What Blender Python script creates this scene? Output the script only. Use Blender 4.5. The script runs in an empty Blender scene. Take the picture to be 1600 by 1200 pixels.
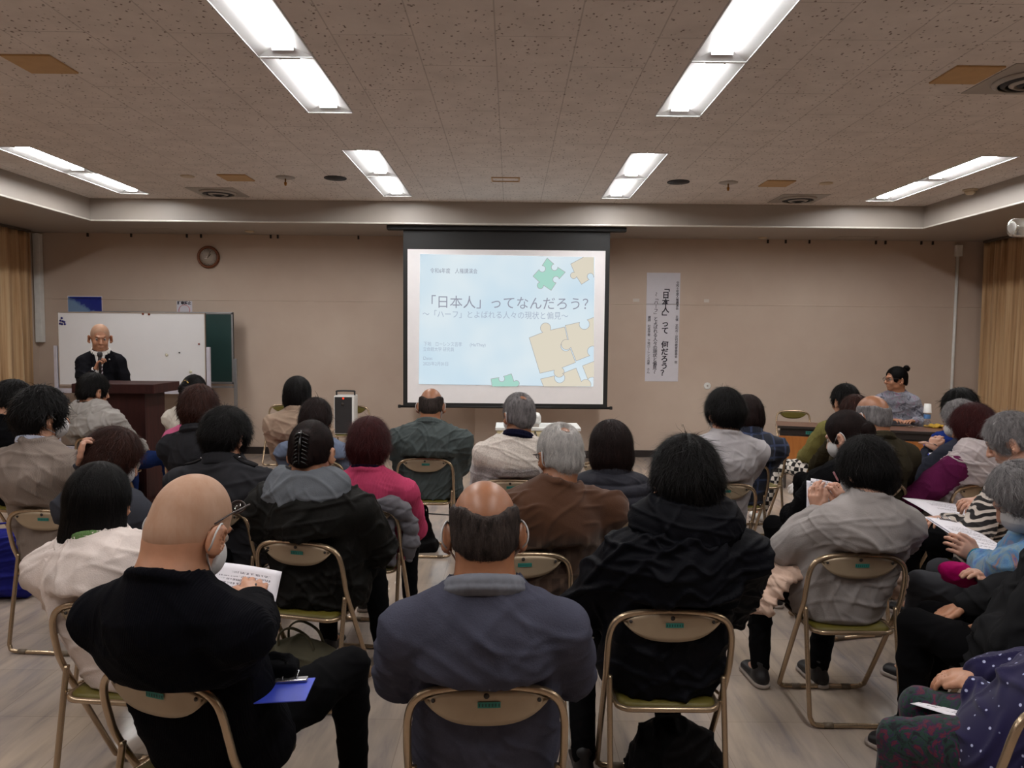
import bpy, bmesh, math, random
import numpy as np
from mathutils import Vector, Matrix, Euler
random.seed(7)
C = bpy.context.scene.collection
scene = bpy.context.scene

# ------------------------------------------------------------------ camera, world, exposure
F = 1155.0; CAM_H = 1.68
PITCH = math.atan(73/1155.0); ROLL = 0.0093; YAW = -0.0026
CAM_R = Matrix.Rotation(YAW, 3, 'Z') @ Matrix.Rotation(math.pi/2-PITCH, 3, 'X') @ Matrix.Rotation(ROLL, 3, 'Z')
cam_data = bpy.data.cameras.new('camera'); cam = bpy.data.objects.new('camera', cam_data)
C.objects.link(cam); cam.matrix_world = Matrix.Translation((0, 0, CAM_H)) @ CAM_R.to_4x4()
cam_data.sensor_width = 36.0; cam_data.lens = F/1600*36; cam_data.clip_start = 0.05; cam_data.clip_end = 100
scene.camera = cam
world = bpy.data.worlds.new('world'); scene.world = world; world.use_nodes = True
world.node_tree.nodes['Background'].inputs[0].default_value = (0.6, 0.65, 0.75, 1)
world.node_tree.nodes['Background'].inputs[1].default_value = 0.02
vs = scene.view_settings
vs.view_transform = 'Standard'; vs.look = 'None'; vs.exposure = 0.0; vs.gamma = 1.0; vs.use_curve_mapping = False
scene.display_settings.display_device = 'sRGB'
TUBE_STRENGTH = 52.0
scene.cycles.max_bounces = 8; scene.cycles.diffuse_bounces = 5; scene.cycles.glossy_bounces = 3
scene.cycles.transmission_bounces = 4; scene.cycles.caustics_reflective = False; scene.cycles.caustics_refractive = False
scene.cycles.sample_clamp_indirect = 6.0

def P(px, py, Y):
    """point of the room at distance Y seen at photo pixel (px, py)"""
    d = CAM_R @ Vector(((px-800)/F, -(py-600)/F, -1))
    t = Y/d.y
    return Vector((d.x*t, Y, CAM_H+d.z*t))
def Pz(px, py, z):
    d = CAM_R @ Vector(((px-800)/F, -(py-600)/F, -1))
    t = (z-CAM_H)/d.z
    return Vector((d.x*t, d.y*t, z))

# ------------------------------------------------------------------ helpers
def lin(c):
    c = c/255.0
    return c/12.92 if c <= 0.04045 else ((c+0.055)/1.055)**2.4
def col(r, g, b, gain=1.0):
    return tuple(min(0.92, lin(v)*gain) for v in (r, g, b)) + (1.0,)

def tag(o, label=None, cat=None, group=None, kind=None):
    if label: o['label'] = label
    if cat: o['category'] = cat
    if group: o['group'] = group
    if kind: o['kind'] = kind
    return o
def empty(name, loc=(0, 0, 0), rz=0.0):
    o = bpy.data.objects.new(name, None); C.objects.link(o); o.location = loc; o.rotation_euler = (0, 0, rz)
    o.empty_display_size = 0.1
    return o
def link(name, me, parent=None, mats=None, loc=None, rz=None):
    o = bpy.data.objects.new(name, me); C.objects.link(o)
    if mats is not None:
        if not isinstance(mats, (list, tuple)): mats = [mats]
        for m in mats: me.materials.append(m)
    if parent is not None: o.parent = parent
    if loc is not None: o.location = loc
    if rz is not None: o.rotation_euler = (0, 0, rz)
    return o
def np_mesh(name, v, f, smooth=True):
    """v (n,3), f (m,4 or 3) numpy"""
    me = bpy.data.meshes.new(name)
    v = np.asarray(v, np.float32); f = np.asarray(f, np.int32)
    me.vertices.add(len(v)); me.vertices.foreach_set('co', v.ravel())
    k = f.shape[1]
    me.loops.add(len(f)*k); me.loops.foreach_set('vertex_index', f.ravel())
    me.polygons.add(len(f)); me.polygons.foreach_set('loop_start', np.arange(0, len(f)*k, k, dtype=np.int32))
    if smooth: me.polygons.foreach_set('use_smooth', np.ones(len(f), bool))
    me.update(calc_edges=True); me.validate()
    return me

class MB:
    """collects boxes, tubes, lathes and prisms into one mesh"""
    def __init__(s): s.v = []; s.f = []; s.sm = []; s.mi = []; s.m = 0
    def add(s, v, f, smooth=True, M=None):
        n = len(s.v)
        for p in v:
            p = Vector(p)
            s.v.append(M @ p if M is not None else p)
        for q in f: s.f.append([i+n for i in q]); s.sm.append(smooth); s.mi.append(s.m)
        return s
    def box(s, lo, hi, bev=0.0, M=None, seg=2):
        bm = bmesh.new(); bmesh.ops.create_cube(bm, size=1.0)
        c = [(a+b)/2 for a, b in zip(lo, hi)]; d = [abs(b-a) for a, b in zip(lo, hi)]
        for v in bm.verts: v.co = Vector((c[0]+v.co.x*d[0], c[1]+v.co.y*d[1], c[2]+v.co.z*d[2]))
        if bev > 0: bmesh.ops.bevel(bm, geom=bm.edges[:], offset=min(bev, min(d)*0.45), segments=seg, affect='EDGES', profile=0.6)
        bm.verts.index_update()
        s.add([v.co.copy() for v in bm.verts], [[v.index for v in f.verts] for f in bm.faces], bev > 0 and seg > 2, M); bm.free(); return s
    def tube(s, pts, r, seg=10, closed=False, cap=True, M=None, flat=None):
        pts = [Vector(p) for p in pts]; n = len(pts)
        rr = r if isinstance(r, (list, tuple)) else [r]*n
        vs_, fs = [], []; up = None
        for i, p in enumerate(pts):
            if closed: t = pts[(i+1) % n]-pts[i-1]
            else: t = pts[min(i+1, n-1)]-pts[max(i-1, 0)]
            if t.length < 1e-9: t = Vector((0, 0, 1))
            t.normalize()
            if up is None:
                a = Vector((0, 0, 1)) if abs(t.z) < 0.9 else Vector((1, 0, 0))
                up = (a - t*a.dot(t)).normalized()
            else:
                up = up - t*up.dot(t)
                up = up.normalized() if up.length > 1e-6 else t.orthogonal().normalized()
            sd = t.cross(up)
            for k in range(seg):
                a = 2*math.pi*k/seg
                fl = flat if flat else 1.0
                vs_.append(p + (up*math.cos(a)*fl + sd*math.sin(a))*rr[i])
        m = n if closed else n-1
        for i in range(m):
            for k in range(seg):
                a = i*seg+k; b = i*seg+(k+1) % seg; c = ((i+1) % n)*seg+(k+1) % seg; d = ((i+1) % n)*seg+k
                fs.append([a, b, c, d])
        if not closed and cap:
            fs.append(list(range(seg))[::-1]); fs.append([(n-1)*seg+k for k in range(seg)])
        return s.add(vs_, fs, True, M)
    def lathe(s, prof, seg=32, M=None, smooth=True):
        vs_, fs = [], []; n = len(prof)
        for r, z in prof:
            for k in range(seg):
                a = 2*math.pi*k/seg; vs_.append((max(r, 1e-5)*math.cos(a), max(r, 1e-5)*math.sin(a), z))
        for i in range(n-1):
            for k in range(seg):
                fs.append([i*seg+k, i*seg+(k+1) % seg, (i+1)*seg+(k+1) % seg, (i+1)*seg+k])
        fs.append(list(range(seg))[::-1]); fs.append([(n-1)*seg+k for k in range(seg)])
        return s.add(vs_, fs, smooth, M)
    def prism(s, outline, y0, y1, M=None):
        """outline in XZ extruded along Y"""
        n = len(outline)
        vs_ = [(x, y0, z) for x, z in outline]+[(x, y1, z) for x, z in outline]
        fs = [list(range(n)), [n+i for i in range(n)][::-1]]+[[i, n+i, n+(i+1) % n, (i+1) % n] for i in range(n)]
        return s.add(vs_, fs, False, M)
    def grid(s, fn, nu, nv, M=None, smooth=True):
        vs_ = [fn(i/nu, j/nv) for i in range(nu+1) for j in range(nv+1)]
        fs = [[i*(nv+1)+j, (i+1)*(nv+1)+j, (i+1)*(nv+1)+j+1, i*(nv+1)+j+1] for i in range(nu) for j in range(nv)]
        return s.add(vs_, fs, smooth, M)
    def build(s, name, mats, parent=None, loc=None, rz=None):
        me = bpy.data.meshes.new(name); me.from_pydata([tuple(v) for v in s.v], [], s.f)
        me.polygons.foreach_set('use_smooth', s.sm); me.polygons.foreach_set('material_index', s.mi)
        me.update(); bm = bmesh.new(); bm.from_mesh(me); bmesh.ops.recalc_face_normals(bm, faces=bm.faces); bm.to_mesh(me); bm.free()
        return link(name, me, parent, mats, loc, rz)

def copy_tree(o, parent=None):
    c = o.copy(); C.objects.link(c)
    if parent is not None: c.parent = parent
    for ch in list(o.children): copy_tree(ch, c)
    return c

# ------------------------------------------------------------------ materials
def mat(name, color, rough=0.6, metal=0.0, spec=0.5, sheen=0.0, coat=0.0):
    m = bpy.data.materials.new(name); m.use_nodes = True; nt = m.node_tree; b = nt.nodes['Principled BSDF']
    b.inputs['Base Color'].default_value = color; b.inputs['Roughness'].default_value = rough
    b.inputs['Metallic'].default_value = metal; b.inputs['Specular IOR Level'].default_value = spec
    if sheen: b.inputs['Sheen Weight'].default_value = sheen; b.inputs['Sheen Roughness'].default_value = 0.6
    if coat: b.inputs['Coat Weight'].default_value = coat
    return m
def N(m, t, **kw):
    n = m.node_tree.nodes.new(t)
    for k, v in kw.items():
        if hasattr(n, k) and k not in ('Scale',): setattr(n, k, v)
    return n
def setin(n, **kw):
    for k, v in kw.items(): n.inputs[k.replace('_', ' ')].default_value = v
    return n
def L(m, a, b): m.node_tree.links.new(a, b)
def bsdf(m): return m.node_tree.nodes['Principled BSDF']
def coord(m, scale=(1, 1, 1), rot=(0, 0, 0), kind='Object', loc=(0, 0, 0)):
    t = N(m, 'ShaderNodeTexCoord'); mp = N(m, 'ShaderNodeMapping')
    mp.inputs['Scale'].default_value = scale; mp.inputs['Rotation'].default_value = rot; mp.inputs['Location'].default_value = loc
    L(m, t.outputs[kind], mp.inputs[0]); return mp.outputs[0]
def noise(m, vec, scale, detail=3, rough=0.55, dist=0.0):
    n = N(m, 'ShaderNodeTexNoise'); setin(n, Scale=scale, Detail=detail, Roughness=rough, Distortion=dist); L(m, vec, n.inputs['Vector']); return n.outputs['Fac']
def ramp(m, fac, stops, interp='LINEAR'):
    r = N(m, 'ShaderNodeValToRGB'); r.color_ramp.interpolation = interp
    e = r.color_ramp.elements
    while len(e) > 2: e.remove(e[-1])
    e[0].position, e[0].color = stops[0]; e[1].position, e[1].color = stops[1]
    for p, c in stops[2:]:
        x = e.new(p); x.color = c
    L(m, fac, r.inputs[0]); return r.outputs[0]
def mixc(m, fac, a, b, mode='MIX'):
    n = N(m, 'ShaderNodeMix', data_type='RGBA', blend_type=mode)
    for k, v in ((0, fac), (6, a), (7, b)):
        if isinstance(v, (int, float, tuple)): n.inputs[k].default_value = v
        else: L(m, v, n.inputs[k])
    return n.outputs[2]
def math_n(m, op, a, b=0.0, c=None):
    n = N(m, 'ShaderNodeMath', operation=op)
    for k, v in enumerate((a, b) if c is None else (a, b, c)):
        if isinstance(v, (int, float)): n.inputs[k].default_value = v
        else: L(m, v, n.inputs[k])
    return n.outputs[0]
def bump(m, h, strength=0.3, dist=0.002):
    b = N(m, 'ShaderNodeBump'); setin(b, Strength=strength, Distance=dist); L(m, h, b.inputs['Height'])
    L(m, b.outputs[0], bsdf(m).inputs['Normal']); return b
def base(m, c): L(m, c, bsdf(m).inputs['Base Color'])
def scale_c(c, k): return tuple(min(0.95, max(0, v*k)) for v in c[:3])+(1.0,)

def dye(c): return tuple(0.75*x**1.25 for x in c[:3])+(1.0,)
def cloth(name, c, kind='weave', var=0.18, rough=0.92, scale=1.0, sheen=0.0):
    c = dye(c); m = mat(name, c, rough, 0, 0.08, sheen)
    v = coord(m)
    big = noise(m, v, 7*scale, 3)
    base(m, ramp(m, big, [(0.25, scale_c(c, 1-var)), (0.75, scale_c(c, 1+var))]))
    if kind == 'knit':
        w = N(m, 'ShaderNodeTexWave', wave_type='BANDS', bands_direction='X'); setin(w, Scale=55.0*scale, Distortion=1.2, Detail=2.0)
        L(m, v, w.inputs['Vector']); h = math_n(m, 'ADD', w.outputs['Fac'], math_n(m, 'MULTIPLY', noise(m, v, 300, 2), 0.6)); bump(m, h, 0.5, 0.002)
    elif kind == 'fleece': bump(m, noise(m, v, 180, 4, 0.7), 0.6, 0.003)
    elif kind == 'shell': bump(m, noise(m, v, 25, 4, 0.6, 0.4), 0.5, 0.006); bsdf(m).inputs['Roughness'].default_value = 0.62
    else: bump(m, noise(m, v, 420, 2), 0.35, 0.0012)
    return m
def plain(name, c, rough=0.5, metal=0.0, spec=0.5, var=0.06, ns=12.0, bm_=0.0):
    m = mat(name, c, rough, metal, spec); v = coord(m); n = noise(m, v, ns, 3)
    base(m, ramp(m, n, [(0.3, scale_c(c, 1-var)), (0.7, scale_c(c, 1+var))]))
    if bm_: bump(m, noise(m, v, ns*12, 3), bm_, 0.001)
    return m
def emis(name, c, strength):
    m = bpy.data.materials.new(name); m.use_nodes = True; nt = m.node_tree; nt.nodes.remove(nt.nodes['Principled BSDF'])
    e = nt.nodes.new('ShaderNodeEmission'); e.inputs[0].default_value = c; e.inputs[1].default_value = strength
    nt.links.new(e.outputs[0], nt.nodes['Material Output'].inputs[0]); return m

# ------------------------------------------------------------------ signed distance fields -> continuous bodies and garments
class Fld:
    def __init__(s, lo, hi, h):
        s.h = h; s.lo = np.array(lo, np.float32); n = np.ceil((np.array(hi)-np.array(lo))/h).astype(int)+1; s.n = n
        s.ax = [(s.lo[i]+h*np.arange(n[i])).astype(np.float32) for i in range(3)]
        s.F = np.full(n, 1.0, np.float32)
    def slab(s, lo, hi, mg):
        sl = []
        for i in range(3):
            a = int(max(0, math.floor((lo[i]-mg-s.lo[i])/s.h))); b = int(min(s.n[i], math.ceil((hi[i]+mg-s.lo[i])/s.h)+1))
            if b <= a: return None, None
            sl.append(slice(a, b))
        g = (s.ax[0][sl[0]][:, None, None], s.ax[1][sl[1]][None, :, None], s.ax[2][sl[2]][None, None, :])
        return tuple(sl), g
    def put(s, sl, d, k, sub=False):
        a = s.F[sl]; d = d.astype(np.float32)
        if sub:
            na = -a
            if k > 0: hh = np.maximum(k-np.abs(na-d), 0)/k; r = np.minimum(na, d)-hh*hh*k*0.25
            else: r = np.minimum(na, d)
            s.F[sl] = -r
        else:
            if k > 0: hh = np.maximum(k-np.abs(a-d), 0)/k; r = np.minimum(a, d)-hh*hh*k*0.25
            else: r = np.minimum(a, d)
            s.F[sl] = r
    def cap(s, a, b, ra, rb=None, k=0.02, sub=False):
        rb = ra if rb is None else rb; a = np.array(a, np.float32); b = np.array(b, np.float32); R = max(ra, rb)
        sl, g = s.slab(np.minimum(a, b)-R, np.maximum(a, b)+R, k+3*s.h)
        if sl is None: return s
        ab = b-a; L2 = float(ab@ab)+1e-9
        x, y, z = g[0]-a[0], g[1]-a[1], g[2]-a[2]
        t = np.clip((x*ab[0]+y*ab[1]+z*ab[2])/L2, 0, 1)
        d = np.sqrt((x-t*ab[0])**2+(y-t*ab[1])**2+(z-t*ab[2])**2)-(ra+(rb-ra)*t)
        s.put(sl, d, k, sub); return s
    def ell(s, c, r, M=None, k=0.02, sub=False):
        """ellipsoid; M is a 3x3 whose columns are its axes"""
        c = np.array(c, np.float32); r = np.array(r, np.float32); R = float(r.max())
        if M is None: e = r
        else: Mn = np.array(M, np.float32); e = np.sqrt(((Mn*r[None, :])**2).sum(1))
        sl, g = s.slab(c-e, c+e, k+3*s.h)
        if sl is None: return s
        x, y, z = g[0]-c[0], g[1]-c[1], g[2]-c[2]
        if M is not None: x, y, z = (x*Mn[0, 0]+y*Mn[1, 0]+z*Mn[2, 0], x*Mn[0, 1]+y*Mn[1, 1]+z*Mn[2, 1], x*Mn[0, 2]+y*Mn[1, 2]+z*Mn[2, 2])
        k0 = np.sqrt((x/r[0])**2+(y/r[1])**2+(z/r[2])**2); k1 = np.sqrt((x/r[0]**2)**2+(y/r[1]**2)**2+(z/r[2]**2)**2)+1e-6
        s.put(sl, k0*(k0-1)/k1, k, sub); return s
    def ecap(s, a, b, side, ra, rb, k=0.03, sub=False):
        """capsule with elliptic section: side axis, radii (side, depth)"""
        a = np.array(a, np.float32); b = np.array(b, np.float32); ab = b-a; Ln = float(np.linalg.norm(ab))+1e-9; w = ab/Ln
        u = np.array(side, np.float32); u = u-w*(u@w); u /= np.linalg.norm(u)+1e-9; v = np.cross(w, u)
        R = max(ra[0], ra[1], rb[0], rb[1])
        sl, g = s.slab(np.minimum(a, b)-R, np.maximum(a, b)+R, k+3*s.h)
        if sl is None: return s
        x, y, z = g[0]-a[0], g[1]-a[1], g[2]-a[2]
        pw = x*w[0]+y*w[1]+z*w[2]; pu = x*u[0]+y*u[1]+z*u[2]; pv = x*v[0]+y*v[1]+z*v[2]
        t = np.clip(pw/Ln, 0, 1); rs = ra[0]+(rb[0]-ra[0])*t; rd = ra[1]+(rb[1]-ra[1])*t; rc = np.minimum(rs, rd)
        ex = pw-t*Ln
        k0 = np.sqrt((pu/rs)**2+(pv/rd)**2+(ex/rc)**2); k1 = np.sqrt((pu/rs**2)**2+(pv/rd**2)**2+(ex/rc**2)**2)+1e-6
        s.put(sl, k0*(k0-1)/k1, k, sub); return s
    def rbox(s, c, hf, M=None, rad=0.01, k=0.01, sub=False):
        c = np.array(c, np.float32); hf = np.array(hf, np.float32)
        Mn = np.eye(3, dtype=np.float32) if M is None else np.array(M, np.float32)
        e = np.abs(Mn)@hf
        sl, g = s.slab(c-e, c+e, k+3*s.h)
        if sl is None: return s
        x, y, z = g[0]-c[0], g[1]-c[1], g[2]-c[2]
        q = [np.abs(x*Mn[0, i]+y*Mn[1, i]+z*Mn[2, i])-(hf[i]-rad) for i in range(3)]
        d = np.sqrt(sum(np.maximum(a, 0)**2 for a in q))+np.minimum(np.maximum(q[0], np.maximum(q[1], q[2])), 0)-rad
        s.put(sl, d, k, sub); return s
    def line(s, pts, r, k=0.01, sub=False):
        for i in range(len(pts)-1):
            ra = r[i] if isinstance(r, (list, tuple)) else r; rb = r[i+1] if isinstance(r, (list, tuple)) else r
            s.cap(pts[i], pts[i+1], ra, rb, k, sub)
        return s
    def plane(s, p, n, k=0.0):
        """keep the half space where (x-p).n < 0"""
        n = np.array(n, np.float32); n /= np.linalg.norm(n); p = np.array(p, np.float32)
        d = (s.ax[0][:, None, None]-p[0])*n[0]+(s.ax[1][None, :, None]-p[1])*n[1]+(s.ax[2][None, None, :]-p[2])*n[2]
        s.F = np.maximum(s.F, d.astype(np.float32)); return s
    def extract(s):
        Fv = s.F; h = s.h
        Fv[0] = np.maximum(Fv[0], 1e-3); Fv[-1] = np.maximum(Fv[-1], 1e-3)
        Fv[:, 0] = np.maximum(Fv[:, 0], 1e-3); Fv[:, -1] = np.maximum(Fv[:, -1], 1e-3)
        Fv[:, :, 0] = np.maximum(Fv[:, :, 0], 1e-3); Fv[:, :, -1] = np.maximum(Fv[:, :, -1], 1e-3)
        S = Fv < 0; n = s.n; cn = n-1
        def cid(i, j, k): return (i*cn[1]+j)*cn[2]+k
        ids, ps, quads = [], [], []
        for ax in range(3):
            sa = [slice(None)]*3; sb = [slice(None)]*3; sa[ax] = slice(0, -1); sb[ax] = slice(1, None)
            A = S[tuple(sa)]; B = S[tuple(sb)]
            I = np.argwhere(A != B)
            if len(I) == 0: continue
            o1, o2 = [(1, 2), (2, 0), (0, 1)][ax]
            ok = (I[:, o1] > 0) & (I[:, o1] < cn[o1]) & (I[:, o2] > 0) & (I[:, o2] < cn[o2]); I = I[ok]
            J = I.copy(); J[:, ax] += 1
            fa = Fv[I[:, 0], I[:, 1], I[:, 2]]; fb = Fv[J[:, 0], J[:, 1], J[:, 2]]
            t = np.clip(fa/(fa-fb), 0, 1)
            pos = I.astype(np.float32); pos[:, ax] += t
            c4 = []
            for d1, d2 in ((0, 0), (-1, 0), (-1, -1), (0, -1)):
                K = I.copy(); K[:, o1] += d1; K[:, o2] += d2; q = cid(K[:, 0], K[:, 1], K[:, 2]); c4.append(q); ids.append(q); ps.append(pos)
            q = np.stack(c4, 1); flip = fa > 0; q[flip] = q[flip][:, ::-1]
            quads.append(q)
        if not quads: return np.zeros((0, 3)), np.zeros((0, 4), int)
        ids = np.concatenate(ids); ps = np.concatenate(ps); quads = np.concatenate(quads)
        uq, inv = np.unique(ids, return_inverse=True); inv = inv.ravel()
        cnt = np.bincount(inv); V = np.stack([np.bincount(inv, weights=ps[:, i])/cnt for i in range(3)], 1)
        Q = np.searchsorted(uq, quads)
        return (V*h+s.lo).astype(np.float32), Q
    def grad(s, V):
        q = (V-s.lo)/s.h; i = np.clip(np.round(q).astype(int), 1, s.n-2); g = []
        for ax in range(3):
            a = i.copy(); b = i.copy(); a[:, ax] += 1; b[:, ax] -= 1
            g.append(s.F[a[:, 0], a[:, 1], a[:, 2]]-s.F[b[:, 0], b[:, 1], b[:, 2]])
        g = np.stack(g, 1); return g/(np.linalg.norm(g, axis=1, keepdims=True)+1e-9)
    def val(s, V):
        q = (V-s.lo)/s.h; i = np.clip(np.floor(q).astype(int), 0, s.n-2); f = np.clip(q-i, 0, 1); r = 0
        for dx in (0, 1):
            for dy in (0, 1):
                for dz in (0, 1):
                    w = (f[:, 0] if dx else 1-f[:, 0])*(f[:, 1] if dy else 1-f[:, 1])*(f[:, 2] if dz else 1-f[:, 2])
                    r = r+w*s.F[i[:, 0]+dx, i[:, 1]+dy, i[:, 2]+dz]
        return r
def relax(V, Q, it=1, lam=0.5):
    n = len(V); e = np.concatenate([Q[:, [0, 1]], Q[:, [1, 2]], Q[:, [2, 3]], Q[:, [3, 0]]]); 
    a = np.concatenate([e[:, 0], e[:, 1]]); b = np.concatenate([e[:, 1], e[:, 0]]); cnt = np.bincount(a, minlength=n)+1e-9
    for _ in range(it):
        m = np.stack([np.bincount(a, weights=V[b, i], minlength=n)/cnt for i in range(3)], 1); V = V+lam*(m-V)
    return V
def folds(V, seed, amp, freq=1.0):
    """soft creases of worn cloth"""
    r = np.random.RandomState(seed); d = np.zeros(len(V))
    W = V.copy()
    for _ in range(2):
        k = r.normal(size=(3, 3))*6*freq; W = W+0.03*np.sin(W@k+r.uniform(0, 6, 3))
    for i in range(3):
        k = r.normal(size=3); k = k/np.linalg.norm(k)*r.uniform(12, 22)*freq
        d += 0.28*np.sin(W@k+r.uniform(0, 6))
    for i in range(8):
        k = r.normal(size=3); k[2] *= 1.8; k = k/np.linalg.norm(k)*r.uniform(18, 46)*freq
        w = np.sin(W@k+r.uniform(0, 6)+0.8*np.sin(V@(r.normal(size=3)*14))); e = 0.5+0.5*np.sin(V@(r.normal(size=3)*9)+r.uniform(0, 6))
        d += 1.0*np.exp(-(w/0.30)**2)*np.clip(e*1.8-0.9, 0, 1)
    return (d-0.4)*amp*0.62
def finish(fl, name, m, parent, seed=0, fold=0.0, smooth=1, freq=1.0, extra=None):
    V, Q = fl.extract()
    if len(V) == 0: return None
    if smooth: V = relax(V, Q, smooth)
    if fold or extra:
        G = fl.grad(V)
        if fold: V = V+G*folds(V, seed, fold, freq)[:, None]
        if extra: V = V+G*extra(V)[:, None]
    return link(name, np_mesh(name, V, Q), parent, m)
# ------------------------------------------------------------------ the room
WY = 10.40; XL, XR = -6.62, 6.62; BY = -4.6; ZC = 3.35; ZS = 3.07; SY = 9.28; SXL, SXR = -5.22, 5.12

m_wall = mat('wall_cloth', col(176, 160, 146), 0.85, 0, 0.2)
v = coord(m_wall); n1 = noise(m_wall, v, 1.3, 4); n2 = noise(m_wall, v, 260, 2)
base(m_wall, ramp(m_wall, n1, [(0.3, col(192, 173, 158)), (0.72, col(202, 185, 170))])); bump(m_wall, n2, 0.3, 0.001)
m_base = plain('baseboard_vinyl', col(38, 30, 28), 0.5)
m_soffit = plain('soffit_paint', col(164, 156, 148), 0.45, 0, 0.4, 0.03, 2)
m_white = plain('white_paint', col(225, 225, 222), 0.4)
m_trimw = plain('edge_trim_gloss', col(214, 210, 202), 0.18, 0, 0.9, 0.02)

# acoustic ceiling boards: short dark dents and fine board joints
m_ceil = mat('ceiling_board', col(186, 176, 168), 0.9, 0, 0.1)
v = coord(m_ceil)
vo = N(m_ceil, 'ShaderNodeTexVoronoi', feature='F1'); setin(vo, Scale=30.0, Randomness=1.0); wp = N(m_ceil, 'ShaderNodeMapping'); wp.inputs['Scale'].default_value = (1.0, 0.75, 1.0)
wn = N(m_ceil, 'ShaderNodeTexNoise'); setin(wn, Scale=40.0, Detail=2.0); L(m_ceil, v, wn.inputs['Vector'])
vadd = N(m_ceil, 'ShaderNodeVectorMath', operation='MULTIPLY_ADD'); L(m_ceil, wn.outputs['Color'], vadd.inputs[0]); vadd.inputs[1].default_value = (0.03, 0.03, 0); L(m_ceil, v, vadd.inputs[2])
L(m_ceil, vadd.outputs[0], wp.inputs[0]); L(m_ceil, wp.outputs[0], vo.inputs['Vector'])
dots = ramp(m_ceil, vo.outputs['Distance'], [(0.13, (1, 1, 1, 1)), (0.24, (0, 0, 0, 1))])
dsel = ramp(m_ceil, noise(m_ceil, v, 60, 2), [(0.38, (0, 0, 0, 1)), (0.48, (1, 1, 1, 1))])
dm = mixc(m_ceil, 1.0, dots, dsel, 'MULTIPLY')
br = N(m_ceil, 'ShaderNodeTexBrick', offset=0.5, squash=1.0); setin(br, Scale=1.0, Mortar_Size=0.004, Mortar_Smooth=0.0, Brick_Width=0.91, Row_Height=0.455)
br.inputs['Color1'].default_value = (0, 0, 0, 1); br.inputs['Color2'].default_value = (0, 0, 0, 1); br.inputs['Mortar'].default_value = (1, 1, 1, 1)
rv = coord(m_ceil, rot=(0, 0, math.pi/2), loc=(0.13, 0.1, 0)); L(m_ceil, rv, br.inputs['Vector'])
c0 = ramp(m_ceil, noise(m_ceil, v, 5, 5), [(0.3, col(212, 203, 196)), (0.7, col(226, 217, 210))])
c1 = mixc(m_ceil, dm, c0, col(122, 107, 98)); c2 = mixc(m_ceil, math_n(m_ceil, 'MULTIPLY', br.outputs['Color'], 0.34), c1, col(120, 108, 100)); base(m_ceil, c2)
bump(m_ceil, math_n(m_ceil, 'MULTIPLY', dm, -1.0), 0.5, 0.004)

# vinyl floor: long wood-like marbling running up the room, 450 mm tiles
m_floor = mat('floor_vinyl', col(170, 155, 142), 0.28, 0, 0.5)
v = coord(m_floor, scale=(1.0, 0.16, 1.0)); v2 = coord(m_floor)
g1 = noise(m_floor, v, 13, 5, 0.55, 0.5); g2 = noise(m_floor, coord(m_floor, scale=(1.0, 0.3, 1)), 2.2, 4, 0.6, 0.4)
ca = ramp(m_floor, g1, [(0.30, col(118, 110, 112)), (0.46, col(160, 146, 134)), (0.62, col(182, 164, 147)), (0.8, col(165, 150, 141))])
cb = ramp(m_floor, g2, [(0.34, col(140, 134, 138)), (0.6, col(188, 170, 152))])
cf = mixc(m_floor, 0.45, ca, cb)
bt = N(m_floor, 'ShaderNodeTexBrick', offset=0.0, squash=1.0); setin(bt, Scale=1.0, Mortar_Size=0.0016, Mortar_Smooth=0.2, Brick_Width=0.45, Row_Height=0.45, Bias=0.0)
bt.inputs['Color1'].default_value = (0.92, 0.92, 0.92, 1); bt.inputs['Color2'].default_value = (1.05, 1.05, 1.05, 1); bt.inputs['Mortar'].default_value = (0.72, 0.70, 0.68, 1)
L(m_floor, v2, bt.inputs['Vector']); base(m_floor, mixc(m_floor, 1.0, cf, bt.outputs['Color'], 'MULTIPLY'))
L(m_floor, ramp(m_floor, g2, [(0.3, (0.17,)*3+(1,)), (0.7, (0.28,)*3+(1,))]), bsdf(m_floor).inputs['Roughness'])

def struct(name, mb, m): return tag(mb.build(name, m), kind='structure')
mb = MB(); mb.box((XL-0.3, BY-0.3, -0.1), (XR+0.3, WY+0.3, 0)); struct('floor', mb, m_floor)
# lowered margin of the ceiling round three sides, with its upstand
mb = MB(); mb.box((XL-0.2, SY, ZS), (XR+0.2, WY+0.2, ZC+0.12)); mb.box((XL-0.2, BY-0.2, ZS), (SXL, SY, ZC+0.12)); mb.box((SXR, BY-0.2, ZS), (XR+0.2, SY, ZC+0.12))
struct('ceiling_margin', mb, m_soffit)
mb = MB(); mb.box((SXL+0.0, SY-0.022, ZS-0.004), (SXR, SY, ZS+0.018), 0.008, seg=3)
mb.box((SXL, BY, ZS-0.004), (SXL+0.022, SY, ZS+0.018), 0.008, seg=3); mb.box((SXR-0.022, BY, ZS-0.004), (SXR, SY, ZS+0.018), 0.008, seg=3)
struct('trim_1', mb, m_trimw)
mb = MB(); mb.box((XL-0.2, WY, 0), (XR+0.2, WY+0.15, ZS+0.05))
struct('wall_back', mb, m_wall)
seam_z = P(400, 470, WY).z
mb = MB(); mb.box((XL, WY-0.006, seam_z-0.001), (XR, WY+0.01, seam_z+0.012), 0.003); struct('trim_2', mb, m_wall)
mb = MB(); mb.box((XL-0.15, BY, 0), (XL, WY, ZS+0.05)); struct('wall_left', mb, m_wall)
mb = MB(); mb.box((XR, BY, 0), (XR+0.15, WY, ZS+0.05)); struct('wall_right', mb, m_wall)
mb = MB(); mb.box((XL-0.2, BY-0.15, 0), (XR+0.2, BY, ZC+0.1)); struct('wall_front', mb, m_wall)
mb = MB(); mb.box((XL+0.02, WY-0.014, 0), (XR-0.02, WY, 0.10), 0.003); struct('baseboard_back', mb, m_base)
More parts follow.
